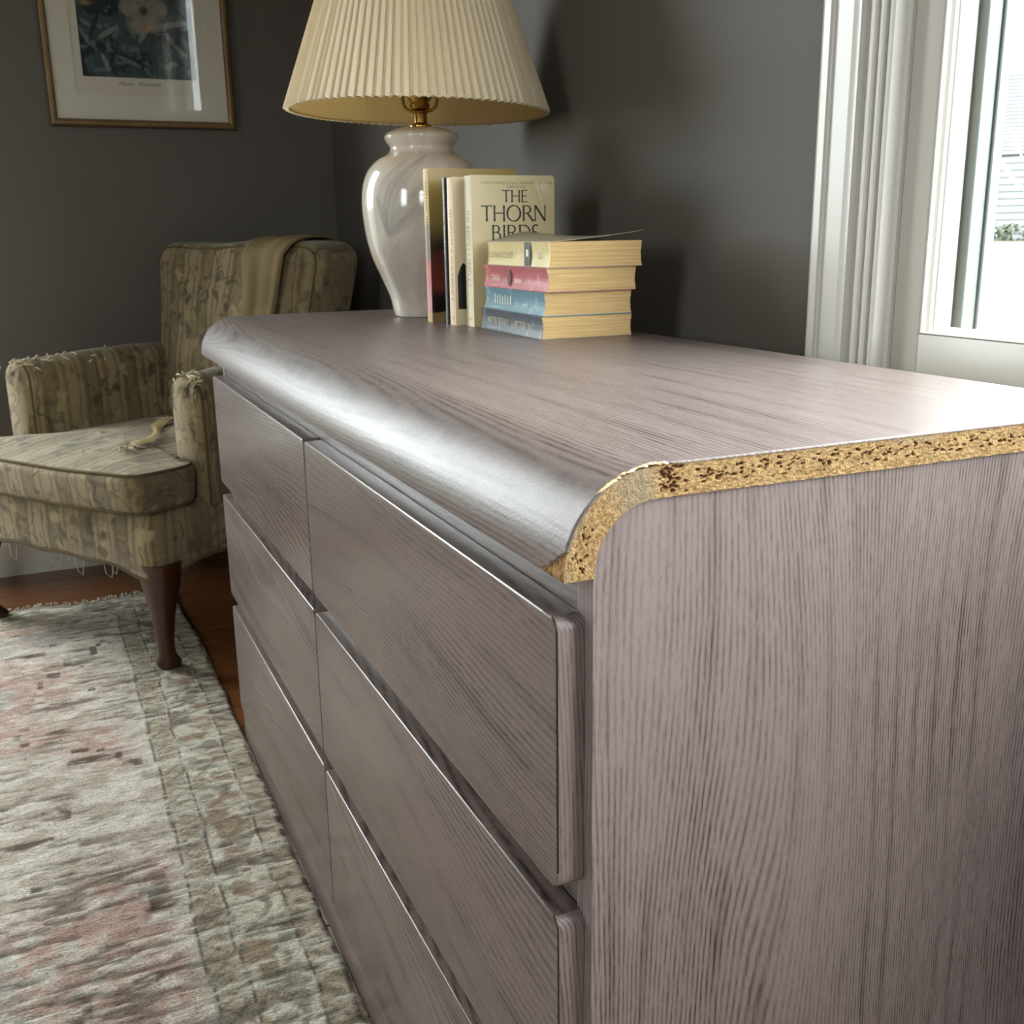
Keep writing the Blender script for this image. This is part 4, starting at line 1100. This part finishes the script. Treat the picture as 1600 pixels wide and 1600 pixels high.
# T-shaped seat cushion
def cushion():
    o = [(-.318, -.028), (.318, -.028), (.318, .125), (.232, .130), (.212, .50), (-.212, .50), (-.232, .130), (-.318, .125)]
    P = resample([(a, b, 0) for a, b in o], .02)
    # soften corners
    for _ in range(3): P = [(P[i-1]+P[i]*2+P[(i+1) % len(P)])/4 for i in range(len(P))]
    P = [p - Vector((0, .010*math.cos(p.x/.318*math.pi/2) if p.y < 0 else 0, 0)) for p in P]
    mb = MB(); rg = pillow(mb, P, .316, .392, .017, .020, .003, 4)
    ob = mb.build('seat_cushion', F_x, chair, local=True, angle=0)
    up_ = rg[3+6+5]; lo_ = rg[3+1]
    def out(ring, z):
        return [(p[0]*1.004, p[1]-.002 if p[1] < 0 else p[1], p[2]+z) for p in ring]
    MB().tube(out(rg[3+6+3], .001), .0030, 6, closed=True).build('welt', WELT, ob, local=True, angle=0)
    MB().tube(out(rg[3+2], 0), .0028, 6, closed=True).build('welt', WELT, ob, local=True, angle=0)
    # torn strip and threads lying on the seat
    tz = lambda x, y: .394+.020*(1-max((abs(x)/.30)**2, ((y-.22)/.28)**2)*.9)
    mb = MB(); rgx = random.Random(8)
    pts = [(.16, .10), (.14, .15), (.10, .21), (.03, .27), (-.02, .33)]
    n = 26; vs = []; fs = []
    for i in range(n):
        t = i/(n-1); k = t*(len(pts)-1); a = int(min(k, len(pts)-2)); f = k-a
        x = pts[a][0]*(1-f)+pts[a+1][0]*f; y_ = pts[a][1]*(1-f)+pts[a+1][1]*f
        w = .012+.005*math.sin(t*9)
        for s in (-1, -.3, .4, 1): vs.append((x+s*w*.8+rgx.uniform(-.002, .002), y_+s*w*.6, tz(x, y_)+.004+.004*(1-abs(s))+.002*math.sin(t*14+s)))
    for i in range(n-1):
        for j in range(3): fs.append((i*4+j, i*4+j+1, i*4+j+5, i*4+j+4))
    mb.add(vs, fs); st = mb.build('torn_strip', plain('tan_torn_cloth', sr(158, 140, 104), .9, spec=.05, bscale=400, bstr=.6), ob, local=True, angle=0)
    fr = MB()
    for end, num in (((.165, .095), 18), ((-.025, .335), 10)):
        for k in range(num):
            a = rgx.uniform(-2.6, -.2) if num == 18 else rgx.uniform(.2, 2.6); L_ = rgx.uniform(.015, .045); x = end[0]+rgx.uniform(-.014, .014); y_ = end[1]+rgx.uniform(-.01, .01); z = tz(x, y_)+.006
            fr.tube([(x, y_, z), (x+math.cos(a)*L_*.5, y_+math.sin(a)*L_*.5, z+rgx.uniform(-.002, .004)), (x+math.cos(a+.4)*L_, y_+math.sin(a+.4)*L_, z-.003)], [.0012, .001, .0006], 4)
    fr.build('loose_thread', STUFF, st, local=True, angle=0)['kind'] = 'stuff'
cushion()
def arm(sx):
    y0, y1 = .145, .60; mb = MB(); rings = []
    nx = 7
    def sec(y, f, top):
        # cross-section in x-z, rounded top; f scales about the middle of the arm (rounds the front end)
        xi = sx*taper(.232, y); xo = sx*taper(.322, y); zc = .30
        P = []
        mid = (xi+xo)/2; hw = abs(xo-xi)/2*f
        for k in range(5): P.append((mid-sx*hw, y, zc+(top-hw-zc)*k/4))
        for k in range(1, 12):
            a = math.pi*k/12; P.append((mid-sx*hw*math.cos(a), y, top-hw+hw*math.sin(a)*1.0))
        for k in range(5): P.append((mid+sx*hw, y, top-hw-(top-hw-zc)*k/4))
        return P
    ys = [(y0, .70), (y0+.004, .84), (y0+.010, .93), (y0+.020, .99)] + [(y0+.02+(y1-y0-.02)*k/10, 1.0) for k in range(1, 11)]
    for i, (y, f) in enumerate(ys):
        top = .553 + .010*math.sin((y-y0)/(y1-y0)*2.2) - (1-f)*.03 + random.uniform(-.002, .002)
        rings.append(sec(y, f, top))
    mb.rings(rings); o = mb.build('arm', F_y, chair, local=True, angle=0)
    # welt round the front face
    MB().tube(rings[2], .0026, 6).build('welt', WELT, o, local=True, angle=0)
    # burst stuffing and frayed cloth on the worn top front edge
    st = MB(); rg = random.Random(20+sx)
    for k in range(34 if sx < 0 else 16):
        y = y0 + abs(rg.gauss(0, .11 if sx < 0 else .022)); y = min(y, y1-.15)
        a = rg.uniform(.15, .85)*math.pi; xi = sx*taper(.232, y); xo = sx*taper(.322, y); mid = (xi+xo)/2; hw = abs(xo-xi)/2
        p = Vector((mid-sx*hw*math.cos(a), y, .553+.010*math.sin((y-y0)/(y1-y0)*2.2)-hw+hw*math.sin(a)))
        n = Vector((-sx*math.cos(a), -.25, math.sin(a))); tdir = Vector((rg.uniform(-1, 1), rg.uniform(-1, 1), rg.uniform(-.4, .4)))*.012
        h = rg.uniform(.0005, .004)
        st.tube([p-tdir, p+n*h, p+tdir*.6+n*h*.8, p+tdir*1.4-Vector((0, 0, .002))], [.001, .0022, .0018, .0006], 5)
    s = st.build('frayed_stuffing', STUFF, o, local=True, angle=0); s['kind'] = 'stuff'
    s['label'] = 'cream stuffing bursting from the worn arm'
    # ragged flaps of cloth on the front of the arm
    fl = MB()
    for k in range(9):
        x = sx*rg.uniform(.245, .312); z = .545-rg.uniform(0, .02); L_ = rg.uniform(.02, .05); w = rg.uniform(.004, .009); yy = y0-.004
        fl.add([(x-w, yy, z), (x+w, yy, z), (x+w*.6, yy-.006, z-L_*.5), (x-w*.6, yy-.007, z-L_*.5), (x+rg.uniform(-.004, .004), yy-.003, z-L_)], [(0, 1, 2, 3), (3, 2, 4)])
    fl.build('frayed_flap', F_x, o, local=True, angle=0)['kind'] = 'stuff'
arm(-1); arm(1)
# back: reclined, rounded top corners, rolled edges
def back_pt(u, z):           # centre-plane front surface y at height z
    return .475 + (z-.36)*.19
def back():
    H0, H1, W0, W1_, r = .30, .795, .215, .262, .05
    # outline in (x,z)
    o = [(-W0, H0), (W0, H0)]
    for k in range(9):
        a = R(90*k/8); o.append((W1_-r+r*math.cos(a), H1-r+r*math.sin(a)))
    for k in range(9):
        a = R(90+90*k/8); o.append((-W1_+r+r*math.cos(a), H1-r+r*math.sin(a)))
    P = resample([(a, b, 0) for a, b in o], .022)
    for _ in range(2): P = [(P[i-1]+P[i]*2+P[(i+1) % len(P)])/4 for i in range(len(P))]
    cen = Vector((0, .56, 0)); rings = []; n = len(P); N = []
    for i in range(n):
        d = (P[(i+1) % n]-P[i-1]).normalized(); N.append(Vector((d.y, -d.x, 0)))
    th = .150; rr = .028
    def ring(off, dy, f=1.0):
        out = []
        for i in range(n):
            q = cen+(P[i]-N[i]*off-cen)*f; z = q.y; out.append((q.x, back_pt(q.x, z)+dy+.0015*math.sin(i*.5), z+.004*math.sin(q.x*17)))
        return out
    for f in (.15, .45, .75, .93): rings.append(ring(rr, -.020*(1-f*f), f))
    for k in range(6): a = math.pi/2*k/5; rings.append(ring(rr*(1-math.sin(a)), rr*(1-math.cos(a))))
    for k in range(6): a = math.pi/2*k/5; rings.append(ring(rr*(1-math.cos(a)), th-rr*(1-math.sin(a))))
    for f in (.9, .5, .15): rings.append(ring(rr, th, f))
    mb = MB().rings(rings); ob = mb.build('backrest', F_x, chair, local=True, angle=0)
    MB().tube([p for p in rings[6]], .0028, 6, closed=True).build('welt', WELT, ob, local=True, angle=0)
back()
# cabriole front legs, raked rear legs
LEGW = plain('dark_mahogany', sr(62, 34, 22), .28, spec=.5, vary=.25)
def leg_front(sx):
    mb = MB(); secs = [(.215, .000, .040, .036), (.19, .002, .038, .034), (.165, .001, .033, .030), (.12, -.006, .0225, .0210), (.08, -.010, .0165, .0160), (.045, -.008, .0142, .0140), (.025, -.002, .0170, .0170), (.012, .004, .0215, .022), (.004, .006, .0205, .021), (0.0045-.0045, .006, .018, .018)]
    rings = []
    for z, off, rx, ry in secs:
        cx = sx*(.285-off); cy = .034+off
        ring = []
        for k in range(24):
            a = 2*math.pi*k/24; c, s = math.cos(a), math.sin(a)
            p = .72; ring.append((cx+rx*math.copysign(abs(c)**p, c), cy+ry*math.copysign(abs(s)**p, s), z))
        rings.append(ring)
    # refine with spline
    A = np.array(rings); out = []
    m = len(A)
    for i in range(m-1):
        a, b, c, d = A[max(i-1, 0)], A[i], A[i+1], A[min(i+2, m-1)]
        for t in (0, .33, .66): out.append([tuple(q) for q in .5*((2*b)+(-a+c)*t+(2*a-5*b+4*c-d)*t*t+(-a+3*b-3*c+d)*t**3)])
    out.append([tuple(q) for q in A[-1]])
    mb.rings(out).build('leg', LEGW, chair, local=True, angle=35)
def leg_rear(sx):
    mb = MB(); rings = []
    for z, y, w in ((.22, .575, .022), (.10, .585, .018), (0, .600, .015)): rings.append(rrect(sx*.235-w, sx*.235+w, y-w, y+w, .005, 3, z))
    mb.rings(rings).build('leg', LEGW, chair, local=True, angle=35)
RUGT = .0095
for sx in (-1, 1): leg_front(sx); leg_rear(sx)
# loose threads hanging from under the seat
th = MB(); rg = random.Random(31)
for k in range(7):
    x = rg.uniform(-.25, .18); y_ = .01; L_ = rg.uniform(.02, .05); d = rg.uniform(.02, .09)
    th.tube([(x, y_, .212), (x+d*.3, y_-.004, .212-L_), (x+d*.7, y_-.002, .208-L_*1.1), (x+d, y_, .210)], .0008, 4)
th.build('hanging_thread', STUFF, chair, local=True, angle=0)['kind'] = 'stuff'

# cloth strip draped over the chair back
def throw():
    root_rot = chair.rotation_euler.z
    def W(p):
        c, s = math.cos(root_rot), math.sin(root_rot); return Vector((CO.x+p[0]*c-p[1]*s, CO.y+p[0]*s+p[1]*c, p[2]))
    path = []   # (y,z) from low on the front, over the top, down behind
    for z in np.linspace(.52, .770, 16): path.append((back_pt(0, z)-.024+.003*math.sin(z*40), z))
    yf = back_pt(0, .795)
    for a in np.linspace(170, 10, 9): path.append((yf+.072+.090*math.cos(R(a)), .778+.030*math.sin(R(a))))
    for z in np.linspace(.765, .60, 8): path.append((back_pt(0, z)+.160, z))
    nu = 15; m = len(path); G = np.zeros((m, nu, 3)); rg = random.Random(4)
    for i, (y_, z) in enumerate(path):
        t = i/(m-1)
        xl = .045 + .02*math.sin(t*5); xr = .150 + .045*min(1, t*1.9)
        for j in range(nu):
            s = j/(nu-1); x = xl+(xr-xl)*s
            fold = .004*math.sin(s*9+t*3)+.003*math.sin(s*17-t*5)+.007*math.exp(-((s-.93)/.08)**2)
            dy = -fold-.003 if i < 20 else fold+.002
            dz = abs(fold)*.8+.004 if 14 < i < 26 else 0
            G[i, j] = W((x, y_+dy, z+dz+.004*math.sin(s*7) if i == 0 else z+dz))
    mat = plain('mustard_tan_cloth', sr(124, 108, 78), .9, spec=.1, bscale=500, bstr=.5, bdist=.001, vary=.15)
    root = Vector(W((.1, .55, .79))); G2 = G - np.array(root[:])
    o = grid_obj('throw', G2, mat); o.location = root
    md = o.modifiers.new('thickness', 'SOLIDIFY'); md.thickness = .004; md.offset = 1
    tag(o, 'mustard tan cloth strip draped over the top of the armchair back', 'cloth')
throw()

# ------------------------------------------------------------------ framed picture on the end wall
FX0, FX1, FZ0, FZ1 = -.168, .254, 1.0725, 1.635
pic = thing('framed_picture', 'gilt framed flower print behind glass hanging on the dark end wall', 'picture', ((FX0+FX1)/2, YE-.002, FZ0))
FRM = plain('antique_gold_frame', sr(118, 92, 54), .4, 0.35, vary=.2)
def frame():
    prof = [(0, 0), (0, .018), (.0015, .0215), (.0045, .0225), (.0055, .020), (.0085, .020), (.0095, .0225), (.0125, .0215), (.0135, .0165), (.0155, .0150), (.0155, 0)]
    cr = lambda d: [(FX0+d, FZ0+d), (FX1-d, FZ0+d), (FX1-d, FZ1-d), (FX0+d, FZ1-d)]
    for k in range(4):
        vs = []; fs = []
        for d, h in prof:
            c = cr(d); a, b = c[k], c[(k+1) % 4]; vs += [(a[0], YE-.002-h, a[1]), (b[0], YE-.002-h, b[1])]
        for i in range(len(prof)-1): fs.append((2*i, 2*i+1, 2*i+3, 2*i+2))
        MB().add(vs, fs).build('frame_side', FRM, pic, angle=25)
frame()
ix0, ix1, iz0, iz1 = FX0+.014, FX1-.014, FZ0+.014, FZ1-.014
mx0, mx1, mz0, mz1 = -.105, .193, 1.143, 1.572
MATM = plain('cream_mat_board', sr(206, 200, 184), .8, spec=.1)
yp = YE-.012
mat_ = MB()
for a, b in (((ix0, iz0), (mx0, iz1)), ((mx1, iz0), (ix1, iz1)), ((mx0, iz0), (mx1, mz0)), ((mx0, mz1), (mx1, iz1))): mat_.box((a[0], yp, a[1]), (b[0], yp+.0016, b[1]))
mat_.build('mat', MATM, pic, smooth=False)
MB().box((ix0, yp+.0026, iz0), (ix1, yp+.0036, iz1)).build('print_sheet', plain('cream_print_paper', sr(200, 193, 176), .8, spec=.1), pic, smooth=False)
ax0, ax1, az0, az1 = -.0868, .1706, 1.183, 1.535
def art():
    nx, nz = 200, 270; xs = np.linspace(0, 1, nx); zs_ = np.linspace(0, 1, nz); X, Z = np.meshgrid(xs, zs_, indexing='ij'); asp = (az1-az0)/(ax1-ax0); Zs = Z*asp
    n = fbm(X*7, Zs*7, 71, 4); n2 = fbm(X*16, Zs*16, 72, 3)
    col = np.broadcast_to(np.array(sr(52, 76, 78)), X.shape+(3,)).copy()
    col = lerp(col, sr(30, 44, 50), sstep(.45, .65, n)); col = lerp(col, sr(86, 118, 116), sstep(.6, .75, n2)*.7)
    # stems and leaves low down
    for k in range(26):
        rg = random.Random(100+k); x0, z0 = rg.uniform(.0, 1), rg.uniform(0, .5); a = rg.uniform(.2, 2.9); L_ = rg.uniform(.12, .28); w = rg.uniform(.012, .035)
        u = (X-x0)*math.cos(a)+(Zs-z0)*math.sin(a); v = -(X-x0)*math.sin(a)+(Zs-z0)*math.cos(a)+.3*u*u
        m = (1-sstep(.7, 1.0, np.abs(v)/(w*np.sqrt(np.clip(1-(2*u/L_-1)**2, 1e-4, 1)))))*(u > 0)*(u < L_)
        col = lerp(col, [sr(96, 112, 104), sr(24, 44, 52), sr(120, 128, 112), sr(44, 84, 84)][k % 4], m*.8)
    def flower(cx, cz, r, c1, c2, npet, seed):
        nonlocal col
        rg = random.Random(seed)
        for k in range(npet):
            a = 2*math.pi*k/npet+rg.uniform(-.2, .2); d = r*.55; px, pz = cx+d*math.cos(a), cz+d*math.sin(a)
            u = (X-px)*math.cos(a)+(Zs-pz)*math.sin(a); v = -(X-px)*math.sin(a)+(Zs-pz)*math.cos(a)
            q = (u/(r*.55))**2+(v/(r*.42))**2 + (n2-.5)*.5
            m = 1-sstep(.75, 1.05, q); sh_ = np.clip(q, 0, 1)
            cc = np.array(c1)*(1-sh_[..., None]*.55)+np.array(c2)*(sh_[..., None]*.55); col = col*(1-m[..., None]*.9)+cc*(m[..., None]*.9)
        q = ((X-cx)**2+(Zs-cz)**2)/(r*.2)**2; m = 1-sstep(.5, 1.2, q); col = lerp(col, sr(58, 56, 50), m*.8)
    flower(.34, .98, .25, sr(198, 158, 130), sr(150, 112, 92), 6, 1); flower(.58, .58, .20, sr(142, 128, 108), sr(98, 94, 84), 6, 2); flower(.80, 1.12, .20, sr(214, 132, 100), sr(166, 92, 74), 6, 3); flower(.25, 1.25, .17, sr(206, 182, 156), sr(160, 130, 110), 6, 5)
    q = np.exp(-(((X-.62)/.03)**2+((Zs-.44)/.03)**2)); col = lerp(col, sr(206, 142, 66), q*.9)
    q = np.exp(-(((X-.08)/.05)**2+((Zs-.62)/.02)**2)); col = lerp(col, sr(190, 140, 74), q*.7)
    gm = col.mean(-1, keepdims=True); col = (gm*.45+col*.55)*np.array([.98, 1.0, .96])*(.75+.5*fbm(X*22, Zs*22, 91, 3))[..., None]
    G = np.stack([ax0+X*(ax1-ax0), np.full_like(X, yp+.0025), az0+Z*(az1-az0)], -1)
    o = grid_obj('art_print', G, M['print'], pic, col); o['label'] = 'teal and peach flower print'
art()
mb, w_ = font_mesh('Hanno  "Kalommd', .0135, lambda u, v: (u, v, 0), shear=.35, spacing=.95)
mb.v = [((ax0+ax1)/2-.002-w_*.5+p[0], yp+.0023, 1.1655+p[1]) for p in mb.v]
mb.build('caption_print', plain('grey_brown_caption_ink', sr(108, 98, 84), .7), pic, smooth=False)
MB().box((ix0, YE-.0165, iz0), (ix1, YE-.0145, iz1)).build('glass', M['picglass'], pic, smooth=False)
MB().box((ix0, YE-.008, iz0), (ix1, YE-.003, iz1)).build('backing', MATM, pic, smooth=False)

# ------------------------------------------------------------------ rug
def rug():
    XR, X0, Y0, Y1 = -.0145, -1.45, -.42, 2.035
    dx, dy = .0034, .0042; nx = int((XR-X0)/dx); ny = int((Y1-Y0)/dy)
    xs = np.linspace(X0, XR, nx); ys = np.linspace(Y0, Y1, ny); X, Y = np.meshgrid(xs, ys, indexing='ij')
    U = XR - X; V = Y1 - Y                           # distance from the right edge and from the far edge
    wx = (fbm(X*9, Y*9, 1, 3)-.5)*.012; wy = (fbm(X*9, Y*9, 2, 3)-.5)*.012
    Ud = U+wx; Vd = V+wy
    e = np.minimum(Ud, np.minimum(Vd+.02, np.minimum(Y-Y0, X-X0)))   # distance to nearest edge
    fine = fbm(X*60, Y*130, 5, 3); mid = fbm(X*24, Y*44, 6, 3); big = fbm(X*3.2, Y*3.2, 7, 3); rid = fbm(X*30, Y*170, 8, 2)
    c = np.broadcast_to(np.array(sr(214, 203, 190)), X.shape+(3,)).copy()
    c = lerp(c, sr(182, 168, 152), sstep(.45, .62, mid)*.8)
    # faded rose areas of the field
    inf = sstep(.150, .175, e)
    rose = sstep(.47, .60, fbm(X*3.6+.3, Y*2.6+4.4, 12, 3)+.10*np.exp(-(((U-.20)/.09)**2+((Y-.98)/.26)**2)) + .10*np.exp(-(((U-.30)/.15)**2+((Y-.60)/.22)**2)))
    c = lerp(c, sr(176, 140, 126), rose*inf*.75*sstep(.25, .55, fbm(X*40, Y*70, 14, 3)))
    slate = sstep(.52, .62, fbm(X*4.2+8, Y*4.2, 15, 3))*inf; c = lerp(c, sr(158, 156, 148), slate*.6)
    # angular motifs: dark broken strokes in a stepped lattice
    def strokes(fx, fy, seed, th, wdt):
        a = fbm(np.round(X*fx*8)/8+0*X, np.round(Y*fy*8)/8, seed, 2); return 1-sstep(wdt*.4, wdt, np.abs(a-th))
    m1 = strokes(10, 10, 20, .5, .022)*sstep(.42, .6, fbm(X*18, Y*18, 21, 2)); c = lerp(c, sr(84, 74, 64), m1*inf*.85)
    m2 = strokes(5, 6, 22, .45, .018)*sstep(.4, .55, fbm(X*25, Y*25, 23, 2)); c = lerp(c, sr(92, 72, 60), m2*inf*.85)
    # borders
    def band(a, b): return sstep(a-.002, a+.002, e)*(1-sstep(b-.002, b+.002, e))
    g1 = band(0, .038); c = lerp(c, sr(168, 154, 130), g1*.8); 
    cell = np.abs(((Y*28+X*28) % 1)-.5); c = lerp(c, sr(112, 98, 80), g1*(1-sstep(.12, .2, cell))*.6*sstep(.3, .55, mid))
    g2 = band(.042, .104); c = lerp(c, sr(208, 200, 178), g2*.7)
    ph = np.sin(np.where(U < V, Y, X)*2*math.pi/.105); ccen = .073+.016*ph
    vine = 1-sstep(.003, .006, np.abs(e-ccen)); c = lerp(c, sr(118, 102, 84), g2*vine*.65)
    fl_ = fbm(X*32, Y*32, 30, 2); c = lerp(c, sr(146, 122, 98), g2*sstep(.54, .62, fl_)*.75); c = lerp(c, sr(128, 124, 112), g2*sstep(.56, .62, fbm(X*40, Y*40, 31, 2))*.7)
    g3 = band(.110, .143); c = lerp(c, sr(172, 160, 138), g3*.8)
    cell = np.abs(((np.where(U < V, Y, X)*34) % 1)-.5)*2; dd = np.abs(e-.1265)/.0165
    dia = 1-sstep(.06, .2, np.abs(cell+dd-.9)); c = lerp(c, sr(112, 98, 82), g3*dia*.65)
    brk = sstep(.22, .42, fbm(X*60, Y*60, 33, 2))
    for p, w in ((.0385, .0016), (.1065, .0018), (.1455, .0021), (.004, .003)):
        c = lerp(c, sr(70, 66, 60), (1-sstep(w*.6, w*1.5, np.abs(e-p)))*brk*.85)
    # wear: pale warp showing in lines across
    wear = sstep(.56, .70, rid)*sstep(.40, .6, big+.1); c = lerp(c, sr(224, 219, 206), wear*.55)
    drk = sstep(.54, .70, fbm(X*20, Y*120, 40, 3))*sstep(.3, .6, fbm(X*5, Y*5, 44, 2)+.12*(1-sstep(.4, 1.2, Y))); c = lerp(c, sr(92, 80, 70), drk*.68)
    c = c*(0.86+.5*fine)[..., None]
    h = RUGT*.72 + .0022*(rid-.5) + .0022*(fine-.5) + .0032*(mid-.5) - .0016*drk
    h = h*np.clip(U/.004, .35, 1)*np.clip(V/.006, .35, 1)
    edge = (fbm(ys*14, ys*0, 50, 3)-.5)*.006 - .018*sstep(1.55, 2.03, ys)
    far = (fbm(xs*12, xs*0, 51, 3)-.5)*.03
    Gx = X + (edge[None, :])*sstep(-.3, -.02, X); Gy = Y + far[:, None]*sstep(1.85, 2.03, Y)
    # the far edge is puckered
    h = h + np.exp(-((V-.03)/.05)**2)*.006*fbm(X*14, X*0+.5, 52, 2)
    t = NT('faded_rug_pile'); a = t.n('ShaderNodeAttribute'); a.attribute_name = 'Col'; x, y_, z = t.obj()
    k = t.noise(t.comb(t.math('MULTIPLY', x, 260), t.math('MULTIPLY', y_, 620), 0.0), 1.0, 3, .65); k2 = t.noise(t.comb(t.math('MULTIPLY', x, 60), t.math('MULTIPLY', y_, 260), 0.0), 1.0, 3, .6)
    cc = t.mix(.95, a.outputs['Color'], t.ramp(k, [(.32, .38), (.56, 1.0)]), 'MULTIPLY'); k3 = t.noise(t.comb(t.math('MULTIPLY', x, 90), t.math('MULTIPLY', y_, 190), 4.0), 1.0, 3, .7); cc = t.mix(.8, cc, t.ramp(k3, [(.30, .42), (.46, 1.0)]), 'MULTIPLY'); cc = t.mix(.5, cc, t.ramp(k2, [(.30, .5), (.54, 1.0)]), 'MULTIPLY')
    mt = t.done(cc, .95, 0, t.bump(t.math('ADD', t.math('MULTIPLY', k, .6), k2), .9, .004), .08)
    root = thing('area_rug', 'faded cream and rose patterned rug on the floor before the dresser', 'rug', ((X0+XR)/2, (Y0+Y1)/2, 0))
    grid_obj('rug_pile', np.stack([Gx, Gy, h], -1), mt, root, c)
    fr = MB(); rg = random.Random(77)
    for k in range(520):
        x = rg.uniform(X0, XR-.03); yy = Y1-.006+float(np.interp(x, xs, far)); L_ = rg.uniform(.008, .030); a = rg.gauss(math.pi/2, .6)
        fr.tube([(x, yy, .007), (x+math.cos(a)*L_*.5, yy+math.sin(a)*L_*.5, .006+rg.uniform(0, .010)), (x+math.cos(a+.3)*L_, yy+math.sin(a+.3)*L_, .002)], [.0015, .0012, .0007], 4)
    f = fr.build('frayed_fringe', plain('pale_wool_fringe', sr(178, 170, 154), .95, spec=.05), root, angle=0); f['kind'] = 'stuff'
rug()
chair.location.z = 0.0085
